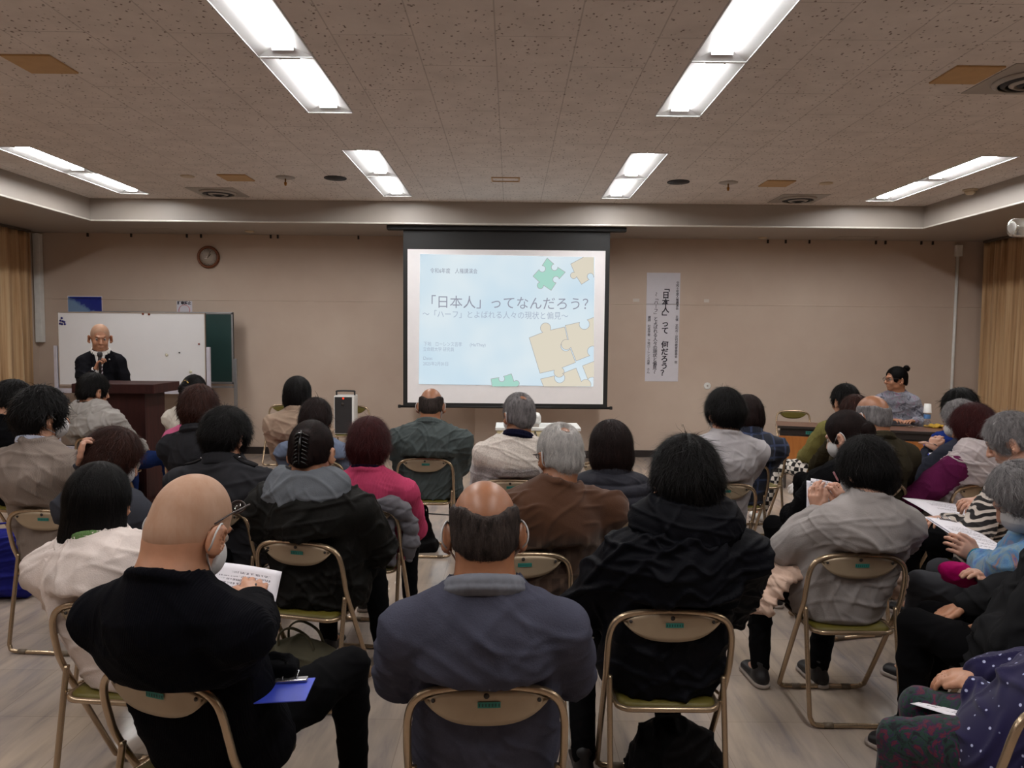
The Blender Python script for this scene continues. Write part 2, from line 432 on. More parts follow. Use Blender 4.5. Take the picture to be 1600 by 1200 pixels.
# wall box below the screen
a = P(742, 640, WY-0.12); b = P(939, 640, WY-0.12)
mb = MB(); mb.box((a.x, WY-0.12, 0.1), (b.x, WY+0.02, 1.25), 0.004); struct('trim_3', mb, m_wall)
mb = MB(); mb.box((a.x-0.006, WY-0.134, 0), (b.x+0.006, WY-0.01, 0.10), 0.003); struct('baseboard_box', mb, m_base)

# hooks left in the joint above the wall
for i, px in enumerate((137, 205, 292, 314, 423, 434, 560, 1200, 1228, 1265, 1369, 1384, 1440, 1458)):
    p = P(px, 372, WY-0.01); mb = MB(); mb.box((p.x-0.012, WY-0.02, ZS-0.05), (p.x+0.012, WY, ZS-0.0), 0.003)
    tag(mb.build('wall_hook', m_base), 'small dark hook, %s from the left along the top edge of the back wall' % ('first', 'second', 'third', 'fourth', 'fifth', 'sixth', 'seventh', 'eighth', 'ninth', 'tenth', 'eleventh', 'twelfth', 'thirteenth', 'fourteenth')[i], 'hook', 'hooks along the top of the back wall')

# ------------------------------------------------------------------ curtains
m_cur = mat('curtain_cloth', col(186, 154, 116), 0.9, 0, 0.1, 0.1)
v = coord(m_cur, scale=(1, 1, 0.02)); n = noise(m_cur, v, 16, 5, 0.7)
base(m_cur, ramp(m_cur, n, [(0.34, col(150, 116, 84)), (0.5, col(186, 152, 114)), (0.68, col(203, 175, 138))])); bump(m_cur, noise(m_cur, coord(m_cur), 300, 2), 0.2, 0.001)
m_rail = plain('curtain_rail_metal', col(120, 112, 104), 0.4, 0.6)
def curtain(name, x, sgn, y0, y1, label, seed):
    r = random.Random(seed); n = int((y1-y0)/0.012); vs_ = []; ph = 0; cols = []
    for i in range(n+1):
        y = y0+(y1-y0)*i/n; ph += 0.012*(48+16*math.sin(y*2.3+seed)+10*math.sin(y*5.1)); cols.append((y, ph))
    zs = [0.04, 0.5, 1.0, 1.6, 2.2, 2.7, 2.95, 3.03]
    for y, ph in cols:
        for z in zs:
            amp = 0.05*(0.65+0.35*(1-z/3)); vs_.append((x-sgn*(0.07+amp*math.sin(ph+0.25*math.sin(z*1.1+y))+0.012*math.sin(ph*2.3)), y+0.02*math.sin(ph*0.5+z), z))
    m_ = len(zs); f = [[i*m_+j, (i+1)*m_+j, (i+1)*m_+j+1, i*m_+j+1] for i in range(n) for j in range(m_-1)]
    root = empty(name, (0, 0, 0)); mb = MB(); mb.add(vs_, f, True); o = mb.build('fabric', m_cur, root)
    md = o.modifiers.new('thick', 'SOLIDIFY'); md.thickness = 0.003
    mb = MB(); mb.box((x-sgn*0.10, y0, 3.035), (x-sgn*0.06, y1, 3.065), 0.004); mb.build('curtain_rail', m_rail, root)
    return tag(root, label, 'curtain')
curtain('curtain', XL+0.02, -1, 1.0, WY-0.28, 'long pleated tan curtain along the left wall, beside the whiteboard', 1)
curtain('curtain', XR-0.02, 1, 1.0, WY-0.12, 'long pleated tan curtain along the right wall, behind the speaker table', 2)
# white strip added in place of the daylight slit between left curtain and corner
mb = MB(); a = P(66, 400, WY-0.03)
mb.box((XL+0.02, WY-0.10, 1.55), (XL+0.11, WY-0.015, 3.05), 0.006); tag(mb.build('daylight_strip_1', m_white), kind='structure')
# white conduit with junction box on the right of the back wall
a = P(1498, 385, WY-0.03); b = P(1492, 612, WY-0.03)
root = empty('cable_conduit', (a.x, WY, 0)); tag(root, 'thin white cable conduit running down the back wall beside the right curtain', 'conduit')
mb = MB(); mb.tube([(0, -0.02, 3.0), (0, -0.02, 0.1)], 0.02, 10); mb.build('duct', m_white, root)
mb = MB(); mb.box((-0.045, -0.06, 2.86), (0.045, -0.005, 3.02), 0.01); mb.build('junction_box', m_white, root)

# ------------------------------------------------------------------ ceiling lights
m_tube = emis('fluorescent_tube', (1.0, 0.985, 0.97, 1), TUBE_STRENGTH)
m_refl = plain('reflector_enamel', col(196, 196, 196), 0.35, 0, 0.5, 0.01)
m_cap = plain('lamp_socket', col(210, 210, 208), 0.4)
def trough():
    """one unit of a recessed fitting, 1.1 m long, origin at its ceiling opening centre"""
    root = empty('ceiling_light'); W, Ln, D = 0.168, 0.545, 0.075
    mb = MB()
    t = 0.066; D = 0.034
    o = [(-W, -Ln, 0), (W, -Ln, 0), (W, Ln, 0), (-W, Ln, 0)]; i = [(-t, -Ln+0.07, D), (t, -Ln+0.07, D), (t, Ln-0.07, D), (-t, Ln-0.07, D)]
    ou = [(-W-.004, -Ln, D+0.03), (W+.004, -Ln, D+0.03), (W+.004, Ln, D+0.03), (-W-.004, Ln, D+0.03)]
    mb.add(o+i, [[0, 1, 5, 4], [1, 2, 6, 5], [2, 3, 7, 6], [3, 0, 4, 7], [4, 5, 6, 7]], False); mb.build('reflector', m_refl, root)
    mb = MB()
    for a in ((-W-0.006, -Ln-0.003, -0.004, -W+0.004, Ln+0.003), (W-0.004, -Ln-0.003, -0.004, W+0.006, Ln+0.003)): mb.box((a[0], a[1], a[2]), (a[3], a[4], 0.012))
    mb.box((-W, -Ln-0.006, -0.004), (W, -Ln+0.004, 0.012)); mb.box((-W, Ln-0.004, -0.004), (W, Ln+0.006, 0.012)); mb.build('frame', m_refl, root)
    tb = MB(); yy = Ln-0.072; sec = [(-0.062, 0.030), (-0.045, 0.022), (-0.02, 0.017), (0.02, 0.017), (0.045, 0.022), (0.062, 0.030), (0.062, 0.033), (-0.062, 0.033)]
    tb.prism(sec, -yy, yy); tb.build('lamp_diffuser', m_tube, root)
    for s_ in (-1, 1):
        so = MB(); so.box((-0.064, min(s_*(Ln-0.071), s_*(Ln-0.066)), 0.015), (0.064, max(s_*(Ln-0.071), s_*(Ln-0.066)), 0.033)); so.build('lamp_socket', m_cap, root)
    return root
proto_light = trough(); first = True
rows = [(0.17, 1.27), (3.47, 4.57), (6.77, 7.87)]
rname = {1: 'second row', 2: 'row nearest the wall'}
cuts = []
for ri, (ya, yb) in enumerate(rows):
    for ci, x in enumerate((-4.50, -1.365, 1.24, 4.40)):
        for hf, y in enumerate((ya, yb)):
            o = proto_light if first else copy_tree(proto_light); first = False
            o.location = (x, y+0.55, ZC-0.001); cuts.append((x, y+0.55))
            colname = ('far left', 'centre left', 'centre right', 'far right')[ci]
            if ri < 1: lb = 'white fluorescent ceiling light overhead, above the camera, out of the picture'
            else: lb = 'white fluorescent light, %s column, %s, %s half' % (colname, rname[ri], 'far' if hf else 'near')
            tag(o, lb, 'ceiling light', 'recessed fluorescent lights in the ceiling')
# cut the openings out of the ceiling board
xs = sorted({SXL, SXR}|{x+s_*0.1685 for x, y in cuts for s_ in (-1, 1)}); ys = sorted({BY-0.2, SY}|{y+s_*0.546 for x, y in cuts for s_ in (-1, 1)})
vid = {}; vv = []; ff = []
def vget(x, y):
    if (x, y) not in vid: vid[(x, y)] = len(vv); vv.append((x, y, ZC))
    return vid[(x, y)]
for i in range(len(xs)-1):
    for j in range(len(ys)-1):
        cx_, cy_ = (xs[i]+xs[i+1])/2, (ys[j]+ys[j+1])/2
        if any(abs(cx_-x) < 0.168 and abs(cy_-y) < 0.546 for x, y in cuts): continue
        ff.append([vget(xs[i], ys[j]), vget(xs[i], ys[j+1]), vget(xs[i+1], ys[j+1]), vget(xs[i+1], ys[j])])
nme = bpy.data.meshes.new('ceiling'); nme.from_pydata(vv+[(x, y, ZC+0.14) for x, y in ((SXL, BY-0.2), (SXR, BY-0.2), (SXR, SY), (SXL, SY))], [], ff+[[len(vv)+i for i in range(4)]])
nme.materials.append(m_ceil); nb = bpy.data.objects.new('ceiling', nme); C.objects.link(nb)
nb['kind'] = 'structure'

# ceiling fittings
m_tan = plain('tan_plate', col(188, 150, 102), 0.6); m_dark = plain('speaker_mesh_black', col(34, 32, 34), 0.6)
m_beige = plain('beige_plastic', col(200, 182, 156), 0.5); m_grille = plain('vent_metal', col(168, 160, 152), 0.45)
def on_ceil(px, py, z=None): return Pz(px, py, ZC if z is None else z)
def plate(px, py, s_, m, label, name='ceiling_plate', cat='ceiling plate', th=0.012, sy=None, grp=None):
    p = on_ceil(px, py); sy = sy or s_; mb = MB(); mb.box((-s_, -sy, -th), (s_, sy, 0), 0.003)
    return tag(mb.build(name, m, loc=p), label, cat, grp)
g = 'tan square plates on the ceiling'
plate(63, 99, 0.15, m_tan, 'tan square blank plate on the ceiling at the upper left, nearest the camera', grp=g)
plate(1510, 116, 0.15, m_tan, 'tan square blank plate on the ceiling at the upper right, nearest the camera', grp=g)
plate(369, 277, 0.15, m_tan, 'tan square blank plate on the ceiling beside the left round vent', grp=g)
plate(1214, 286, 0.15, m_tan, 'tan square blank plate on the ceiling beside the right round vent', grp=g)
for px, py, side in ((293, 275, 'left'), (1291, 286, 'right')):
    p = on_ceil(px, py); mb = MB(); mb.lathe([(0.07, 0), (0.072, -0.006), (0.06, -0.012), (0.0, -0.013)], 24)
    tag(mb.build('ceiling_disc', m_beige, loc=p), 'small flat beige round cap on the %s side of the ceiling' % side, 'ceiling cap')
for px, py, side in ((524, 278, 'left'), (1060, 284, 'right')):
    p = on_ceil(px, py); root = empty('ceiling_speaker', p); tag(root, 'round black ceiling speaker on the %s, level with the centre lights' % side, 'speaker')
    mb = MB(); mb.lathe([(0.118, 0.0), (0.118, -0.008), (0.104, -0.010), (0.104, 0)], 28); mb.build('rim', m_dark, root)
    mb = MB(); mb.lathe([(0.103, -0.001), (0.10, -0.010), (0.0, -0.018)], 28); mb.build('grille', m_dark, root)
for px, py, side in ((446, 277, 'left'), (1138, 285, 'right')):
    p = on_ceil(px, py); root = empty('sprinkler_head', p); tag(root, 'round grey ceiling rose with a small brass sprinkler tip, %s side' % side, 'sprinkler')
    mb = MB(); mb.lathe([(0.10, 0), (0.10, -0.006), (0.07, -0.014), (0.03, -0.016)], 24); mb.build('rose', m_grille, root)
    mb = MB(); mb.lathe([(0.008, -0.01), (0.008, -0.05), (0.016, -0.055), (0.016, -0.06), (0.01, -0.085), (0.003, -0.09)], 12); mb.build('brass_tip', plain('brass', col(170, 120, 60), 0.35, 0.8), root)
def vent(px, py, label, r=0.21):
    p = on_ceil(px, py); root = empty('ceiling_vent', p); tag(root, label, 'ceiling vent', 'round air vents in square ceiling panels')
    mb = MB(); mb.box((-r*1.3, -r*1.3, -0.006), (r*1.3, r*1.3, 0)); mb.build('square_panel', m_soffit, root)
    for k, rr in enumerate((1.0, 0.78, 0.56, 0.34)):
        mb = MB(); R_ = r*rr; mb.lathe([(R_, -0.006), (R_-0.004, -0.016-0.006*k), (R_-0.03, -0.030-0.006*k), (R_-0.036, -0.026-0.006*k), (R_-0.010, -0.006)], 32); mb.build('vent_ring', m_grille if k % 2 == 0 else m_dark, root)
vent(341, 300, 'round air vent in a square panel near the left ceiling step'); vent(1247, 310, 'round air vent in a square panel near the right end of the ceiling step')
vent(1609, 124, 'large round air vent cut off at the upper right edge of the picture')
p = on_ceil(790, 280); mb = MB()
for a in ((-.15, -.10, .15, -.085), (-.15, .085, .15, .10), (-.15, -.085, -.135, .085), (.135, -.085, .15, .085)): mb.box((a[0], a[1], -0.01), (a[2], a[3], 0))
tag(mb.build('ceiling_hatch', m_tan, loc=p), 'small rectangular tan frame on the ceiling above the projection screen', 'ceiling hatch')
p = on_ceil(1516, 296); root = empty('smoke_detector', p); tag(root, 'domed beige smoke detector beside the far right ceiling light', 'smoke detector')
mb = MB(); mb.lathe([(0.075, 0), (0.075, -0.015), (0.06, -0.02)], 28); mb.build('detector_base', m_beige, root)
mb = MB(); mb.lathe([(0.055, -0.018), (0.052, -0.04), (0.03, -0.058), (0.0, -0.06)], 28); mb.build('dome', m_beige, root)
for px, py, side in ((390, 361, 'left'), (1192, 371, 'right')):
    p = Pz(px, py, ZS); mb = MB(); mb.lathe([(0.06, 0), (0.058, -0.012), (0.03, -0.02), (0, -0.02)], 24)
    tag(mb.build('detector_cap', m_beige, loc=p), 'small beige cap under the %s half of the lowered ceiling edge' % side, 'detector')
for px, py, side in ((243, 360, 'left'), (1334, 372, 'right')):
    p = Pz(px, py, ZS); mb = MB(); w, d = 0.26, 0.17
    for a in ((-w, -d, w, -d+.01), (-w, d-.01, w, d), (-w, -d, -w+.01, d), (w-.01, -d, w, d)): mb.box((a[0], a[1], -0.004), (a[2], a[3], 0.0))
    tag(mb.build('access_panel', m_grille, loc=p), 'thin framed access panel in the lowered ceiling edge on the %s' % side, 'access panel')
# bright fitting at the right edge
p = P(1612, 356, 6.1); root = empty('wall_fan_unit', p); tag(root, 'shiny cylindrical unit hanging under the ceiling at the right edge', 'ceiling unit')
m_chr = mat('brushed_silver', col(200, 198, 190), 0.25, 0.8)
mb = MB(); mb.tube([(-0.16, 0, 0), (-0.15, 0, 0), (0.5, 0.05, 0)], [0.05, 0.075, 0.078], 24); mb.build('housing', m_chr, root)
mb = MB(); mb.tube([(-0.175, 0, 0), (-0.15, 0, 0)], [0.035, 0.06], 24); mb.build('end_cap', m_white, root)
mb = MB(); mb.box((0.05, -0.01, 0.07), (0.09, 0.02, ZS-p.z)); mb.build('bracket', m_rail, root)
def clear(name, k):
    m = bpy.data.materials.new(name); m.use_nodes = True; nt = m.node_tree; nt.nodes.remove(nt.nodes['Principled BSDF'])
    t = nt.nodes.new('ShaderNodeBsdfTransparent'); g_ = nt.nodes.new('ShaderNodeBsdfGlossy'); g_.inputs['Roughness'].default_value = 0.04; x = nt.nodes.new('ShaderNodeMixShader'); x.inputs[0].default_value = k
    nt.links.new(t.outputs[0], x.inputs[1]); nt.links.new(g_.outputs[0], x.inputs[2]); nt.links.new(x.outputs[0], nt.nodes['Material Output'].inputs[0]); return m
# ------------------------------------------------------------------ writing
def text_mesh(name, s, size, m, parent=None, loc=(0, 0, 0), align='LEFT', rot=(math.pi/2, 0, 0), bold=0.0, sx=1.0):
    cu = bpy.data.curves.new('t', 'FONT'); cu.body = s; cu.size = size; cu.align_x = align; cu.offset = bold; cu.resolution_u = 3
    o = bpy.data.objects.new('t', cu); C.objects.link(o); bpy.context.view_layer.update()
    me = bpy.data.meshes.new_from_object(o.evaluated_get(bpy.context.evaluated_depsgraph_get())); bpy.data.objects.remove(o)
    me.name = name; me.materials.clear(); me.materials.append(m)
    r = bpy.data.objects.new(name, me); C.objects.link(r); r.rotation_euler = rot; r.location = loc; r.scale = (sx, 1, 1)
    if parent is not None: r.parent = parent
    return r

# ------------------------------------------------------------------ projection screen with the projected slide
SYP = 9.42
m_black = plain('screen_black', col(12, 11, 12), 0.6); m_scr = plain('screen_fabric', col(240, 238, 240), 0.8, 0, 0.2, 0.01)
tl = P(630, 366, SYP); trp = P(953, 368, SYP); bl = P(630, 633, SYP); br_ = P(949, 637, SYP)
sx0, sx1 = (tl.x+bl.x)/2, (trp.x+br_.x)/2; zb = (bl.z+br_.z)/2; zt = ZS-0.02
root = empty('projection_screen', ((sx0+sx1)/2, SYP, zb)); tag(root, 'large black-bordered projection screen showing the title slide, hanging before the back wall', 'projection screen')
ox, oz = root.location.x, root.location.z
def SL(px, py, d=0.0):
    p = P(px, py, SYP-0.01); return Vector((p.x-ox, -0.012-d, p.z-oz))
a, b = sx0-ox, sx1-ox
wl = SL(637, 389); wr = SL(946, 392); wb = SL(637, 629)
mb = MB(); mb.box((a, -0.004, wl.z), (b, 0.004, zt-oz)); mb.box((a, -0.004, 0), (wl.x, 0.004, wl.z)); mb.box((wr.x, -0.004, 0), (b, 0.004, wl.z)); mb.box((wl.x, -0.004, 0), (wr.x, 0.004, wb.z-0.0)); mb.build('black_border', m_black, root)
mb = MB(); mb.box((wl.x-0.002, -0.006, wb.z), (wr.x+0.002, 0.002, wl.z)); mb.build('screen_fabric', m_scr, root)
mb = MB(); mb.tube([(a-0.05, 0, -0.01), (b+0.05, 0, -0.01)], 0.016, 10); mb.box((a-0.065, -0.02, -0.03), (a-0.03, 0.02, 0.01), 0.004); mb.box((b+0.03, -0.02, -0.03), (b+0.065, 0.02, 0.01), 0.004); mb.build('weight_bar', m_black, root)
mb = MB(); mb.box((a-0.20, -0.06, zt-oz-0.035), (b+0.20, 0.06, zt-oz+0.015), 0.008); mb.build('housing', m_black, root)

def disp(r, g, b): return (lin(r), lin(g), lin(b), 1)
m_slide = bpy.data.materials.new('slide_light'); m_slide.use_nodes = True; nt = m_slide.node_tree; nt.nodes.remove(nt.nodes['Principled BSDF'])
e = nt.nodes.new('ShaderNodeEmission'); nt.links.new(e.outputs[0], nt.nodes['Material Output'].inputs[0])
v = coord(m_slide); sxz = N(m_slide, 'ShaderNodeSeparateXYZ'); L(m_slide, v, sxz.inputs[0])
bl_n = noise(m_slide, v, 1.1, 2); L(m_slide, ramp(m_slide, bl_n, [(0.3, disp(200, 222, 236)), (0.7, disp(226, 236, 240))]), e.inputs[0]); e.inputs[1].default_value = 1.0
m_ink = emis('slide_ink', disp(150, 152, 166), 1.0); m_ink2 = emis('slide_ink_pale', disp(172, 182, 198), 1.0)
m_gpc = emis('slide_green', disp(168, 214, 200), 1.0); m_tpc = emis('slide_tan', disp(222, 214, 196), 1.0); m_edge = emis('slide_outline', disp(168, 166, 166), 1.0)
c4 = [SL(656.5, 397, 0.002), SL(929, 402, 0.002), SL(927, 604, 0.002), SL(654.5, 600, 0.002)]
mb = MB(); mb.add(c4, [[0, 1, 2, 3]], False); mb.build('slide_image', m_slide, root)
def clip_poly(pts, xmin, xmax, ymin, ymax):
    def cl(pts, f, inter):
        out = []
        for i in range(len(pts)):
            a_, b_ = pts[i-1], pts[i]
            fa, fb = f(a_), f(b_)
            if fa >= 0 and fb >= 0: out.append(b_)
            elif fa >= 0 > fb or fa < 0 <= fb:
                t = fa/(fa-fb); q = (a_[0]+(b_[0]-a_[0])*t, a_[1]+(b_[1]-a_[1])*t); out.append(q)
                if fb >= 0: out.append(b_)
        return out
    for f in (lambda p: p[0]-xmin, lambda p: xmax-p[0], lambda p: p[1]-ymin, lambda p: ymax-p[1]):
        pts = cl(pts, f, None)
        if not pts: return []
    return pts
def jig(cx, cy, S, ang, sides):
    """jigsaw outline in pixels of the slide; sides: +1 knob, -1 hollow, 0 flat, clockwise from the top"""
    pts = []; h = S/2; cor = [(-h, -h), (h, -h), (h, h), (-h, h)]
    for k in range(4):
        ax, ay = cor[k]; bx, by = cor[(k+1) % 4]; dx, dy = (bx-ax), (by-ay); nx, ny = dy/S, -dx/S
        pts.append((ax, ay)); s_ = sides[k]
        if s_:
            r = 0.14*S; off = 0.12*S*s_; mx, my = (ax+bx)/2+nx*off, (ay+by)/2+ny*off
            for q in range(13):
                t = math.radians(-130+260*q/12); lx = math.sin(t)*r; ly = math.cos(t)*r*s_+0.0
                pts.append((mx+dx/S*lx+nx*ly, my+dy/S*lx+ny*ly))
    ca_, sa_ = math.cos(ang), math.sin(ang)
    return [(cx+x*ca_-y*sa_, cy+x*sa_+y*ca_) for x, y in pts]
def piece(name, outline, m, lay=0.003):
    pts = clip_poly(outline, 657, 927.8, 402, 603.5)
    if len(pts) < 3: return
    mb = MB(); mb.add([SL(x, y, lay) for x, y in pts], [list(range(len(pts)))], False); o = mb.build(name, m, root)
    bm = bmesh.new(); bm.from_mesh(o.data); bmesh.ops.triangulate(bm, faces=bm.faces, ngon_method='EAR_CLIP'); bm.to_mesh(o.data); bm.free()
    vs_, fs = [], []; w = 0.7; n = len(pts)
    for i in range(n):
        a_, b_ = pts[i], pts[(i+1) % n]
        on = lambda p: p[0] > 927.5 or p[1] > 603.2 or p[1] < 402.3
        if on(a_) and on(b_): continue
        d = Vector((b_[0]-a_[0], b_[1]-a_[1])); 
        if d.length < 1e-4: continue
        d.normalize(); nn = Vector((-d.y, d.x))*w*0.5; e_ = d*0.3; k = len(vs_)
        for q in ((a_[0]-e_.x+nn.x, a_[1]-e_.y+nn.y), (b_[0]+e_.x+nn.x, b_[1]+e_.y+nn.y), (b_[0]+e_.x-nn.x, b_[1]+e_.y-nn.y), (a_[0]-e_.x-nn.x, a_[1]-e_.y-nn.y)): vs_.append(SL(q[0], q[1], lay+0.001))
        fs.append([k, k+1, k+2, k+3])
    mb = MB(); mb.add(vs_, fs, False); mb.build('piece_outline', m_edge, o)
piece('puzzle_piece', jig(858, 428.5, 36, math.radians(38), (-1, -1, 1, -1)), m_gpc)
piece('puzzle_piece', jig(916, 420, 36, math.radians(-28), (0, 1, -1, 1)), m_tpc)
piece('puzzle_piece', jig(787, 604, 33, math.radians(-14), (-1, 1, 1, 1)), m_gpc)
A0 = math.radians(-17)
ux, uy = (math.cos(A0), math.sin(A0)); vx, vy = (-math.sin(A0), math.cos(A0))
o0 = (859, 545)
piece('puzzle_piece', jig(o0[0]+4, o0[1]+2, 58, A0, (1, -1, 1, 0)), m_tpc)
piece('puzzle_piece', jig(o0[0]+4+ux*59, o0[1]+2+uy*59-2, 58, A0, (-1, 1, -1, 1)), m_tpc, 0.0042)
piece('puzzle_piece', jig(o0[0]+7+vx*61-3, o0[1]+4+vy*61+4, 58, A0, (-1, 1, 1, -1)), m_tpc, 0.0036)
piece('puzzle_piece', jig(o0[0]+12+ux*60+vx*61, o0[1]+5+uy*60+vy*61, 58, A0, (1, 1, 1, -1)), m_tpc, 0.0048)
pxs = SYP/F   # metres per photo pixel on the screen
def stext(s_, px, py, size_px, m, wpx=None, lay=0.006):
    q = SL(px, py, lay); o = text_mesh('slide_text', s_, size_px*pxs, m, root, q); bpy.context.view_layer.update()
    if wpx: o.scale = (wpx*pxs/max(o.dimensions.x, 1e-4), 1, 1)
    o.rotation_euler = (math.pi/2, ROLL*0.6, 0)
    return o
stext('令和6年度　人権講演会', 672, 426, 8.5, m_ink, 73)
stext('「日本人」ってなんだろう？', 661, 479, 21, m_ink, 243)
stext('～「ハーフ」とよばれる人々の現状と偏見～', 660, 495, 12.5, m_ink2, 226)
stext('下地　ローレンス吉孝　　(He/They)', 662, 540, 7.5, m_ink2, 96)
stext('立命館大学 研究員', 661, 548, 7, m_ink2, 48)
stext('Date:', 661, 562, 7, m_ink2); stext('2025年2月01日', 661, 570.5, 7, m_ink2, 39)

# ------------------------------------------------------------------ vertical paper banner on the wall
m_paper = plain('paper', col(214, 212, 220), 0.85, 0, 0.2, 0.02); m_btxt = plain('print_ink', col(40, 34, 48), 0.8)
p0 = P(1033.5, 596, WY-0.01); root = empty('wall_banner', (p0.x, WY, p0.z)); tag(root, 'tall white paper banner with vertical black lettering taped to the back wall', 'banner')
k = (WY-0.01)/F; hw = 26.0*k; hh = 169*k
mb = MB(); mb.box((-hw, -0.006, 0), (hw, -0.002, hh)); pn = mb.build('paper_sheet', m_paper, root); pn.rotation_euler = (0, 0, 0)
def vtext(s_, xpx, y0px, y1px, size, m, bold=0.0):
    n = len(s_); rot_map = {'「': -1, '」': -1, 'ー': -1, '～': -1}
    for i, ch in enumerate(s_):
        if ch in ' 　': continue
        z = hh-((y0px+(y1px-y0px)*(i+0.5)/n)-427)*k; x = (xpx-1033.5)*k
        o = text_mesh('banner_lettering', ch, size*k, m, root, (0, 0, 0), 'CENTER', bold=bold)
        if ch in rot_map:
            o.rotation_euler = (math.pi/2, math.pi/2, 0); o.location = (x-size*k*0.38, -0.008, z)
        else: o.location = (x, -0.008, z-size*k*0.36)
    return
def vjoin(*a, **kw):
    before = set(root.children); vtext(*a, **kw); new = [c for c in root.children if c not in before]
    bm = bmesh.new()
    for c in new:
        t = bmesh.new(); t.from_mesh(c.data); M = Matrix.Translation(c.location) @ c.rotation_euler.to_matrix().to_4x4()
        t.transform(M); me = bpy.data.meshes.new('x'); t.to_mesh(me); t.free(); bm.from_mesh(me); bpy.data.meshes.remove(me)
    me = bpy.data.meshes.new('banner_lettering'); bm.to_mesh(me); bm.free()
    for c in new: bpy.data.objects.remove(c)
    link('banner_lettering', me, root, m_btxt)
vjoin('「日本人」って　何だろう？', 1037.5, 445, 588, 11.6, m_btxt, 0.003)
vjoin('～「ハーフ」とよばれる人々の現状と偏見～', 1022.5, 457, 584, 6.9, m_btxt, 0.0008)
vjoin('令和６年度人権講演会　　主催　足利市・足利市教育委員会　他', 1055.5, 440, 568, 4.7, m_btxt, 0.0004)
vjoin('講師　社会学者　下地ローレンス吉孝　さん', 1012.5, 494, 584, 4.7, m_btxt, 0.0004)
# tape and marks on the wall cloth
m_tape = plain('pale_tape', col(205, 198, 190), 0.5)
for px, py, w, lb in ((994, 469, 5, 'left of the banner'), (1104, 470, 4, 'right of the banner')):
    p = P(px, py, WY-0.004); mb = MB(); mb.box((-w*k, -0.002, -2.4*k), (w*k, 0, 2.4*k)); tag(mb.build('wall_tape', m_tape, loc=(p.x, WY-0.004, p.z)), 'small pale strip of tape on the wall seam '+lb, 'tape')
p = P(1105, 603, WY); root = empty('wall_switch', (p.x, WY, p.z)); tag(root, 'small white round wall plate below and right of the banner', 'wall plate')
mb = MB(); mb.lathe([(0.05, 0), (0.05, 0.008), (0.04, 0.012), (0, 0.012)], 20, Matrix.Rotation(math.pi/2, 4, 'X')); mb.build('plate', m_white, root)
mb = MB(); mb.box((-0.012, -0.018, -0.01), (0.012, -0.01, 0.014), 0.003); mb.build('button', m_grille, root)

# ------------------------------------------------------------------ clock, posters, boards
m_wood = mat('clock_wood', col(120, 66, 34), 0.4); v = coord(m_wood, scale=(1, 1, 6)); base(m_wood, ramp(m_wood, noise(m_wood, v, 14, 4), [(0.3, col(96, 50, 26)), (0.7, col(134, 78, 42))]))
p = P(326.5, 402, WY); root = empty('wall_clock', (p.x, WY, p.z)); tag(root, 'round wooden-rimmed wall clock with a pale face', 'clock'); RX = Matrix.Rotation(math.pi/2, 4, 'X')
mb = MB(); mb.lathe([(0.118, 0.0), (0.152, 0.0), (0.156, 0.02), (0.15, 0.045), (0.135, 0.052), (0.122, 0.04), (0.118, 0.02)], 48, RX); mb.build('rim', m_wood, root)
mb = MB(); mb.lathe([(0.121, 0.0), (0.121, 0.02), (0.0, 0.021)], 40, RX); mb.build('clock_face', plain('clock_dial', col(196, 186, 172), 0.3), root)
hd = plain('clock_hand', col(30, 28, 28), 0.4)
for nm, ang, ln, w in (('hour_hand', math.radians(-40), 0.06, 0.004), ('minute_hand', math.radians(-20), 0.09, 0.003)):
    mb = MB(); mb.box((-w, -0.028, -0.012), (w, -0.024, ln)); o = mb.build(nm, hd, root); o.rotation_euler = (0, -ang, 0)
mb = MB()
for i in range(12):
    a_ = i*math.pi/6; mb.box((-0.002, -0.0235, 0.095), (0.002, -0.0215, 0.108), M=Matrix.Rotation(a_, 4, 'Y'))
mb.build('hour_marks', hd, root)
gl = clear('clock_glass', 0.10)
mb = MB(); mb.lathe([(0.119, 0.036), (0.119, 0.038), (0.0, 0.046), (0.0, 0.044)], 40, RX); mb.build('glass', gl, root)

m_green = plain('chalkboard_green', col(34, 62, 60), 0.45, 0, 0.4, 0.1, 3); m_alu = plain('board_aluminium', col(150, 150, 152), 0.4, 0.5)
YB = WY-0.25
a = P(142, 486, YB); b = P(366, 600, YB); x0, x1, z0, z1 = a.x, b.x, b.z, a.z
root = empty('chalkboard', ((x0+x1)/2, YB, 0)); tag(root, 'dark green mobile chalkboard standing behind the whiteboard', 'chalkboard'); cx_ = (x0+x1)/2
mb = MB(); mb.box((x0-cx_, -0.012, z0), (x1-cx_, 0.012, z1)); mb.build('board', m_green, root)
mb = MB()
for a_ in ((x0, z0, x1, z0+.03), (x0, z1-.03, x1, z1), (x0, z0, x0+.025, z1), (x1-.025, z0, x1, z1)): mb.box((a_[0]-cx_, -0.018, a_[1]), (a_[2]-cx_, 0.018, a_[3]), 0.004)
mb.build('frame', m_alu, root)
for x in (x0-0.02, x1+0.02):
    mb = MB(); mb.box((x-cx_-0.02, -0.02, 0.07), (x-cx_+0.02, 0.02, 1.35), 0.004); mb.box((x-cx_-0.022, -0.24, 0.05), (x-cx_+0.022, 0.22, 0.09), 0.004); mb.build('leg', m_alu, root)
    for y in (-0.22, 0.2):
        mb = MB(); mb.tube([(x-cx_-0.012, y, 0.027), (x-cx_+0.012, y, 0.027)], 0.027, 14); mb.build('caster', m_dark, root)
mb = MB(); mb.box((x0-cx_, -0.09, z0-0.05), (x1-cx_, -0.01, z0-0.035)); mb.box((x0-cx_, -0.09, z0-0.035), (x1-cx_, -0.084, z0-0.02)); mb.build('tray', m_alu, root)
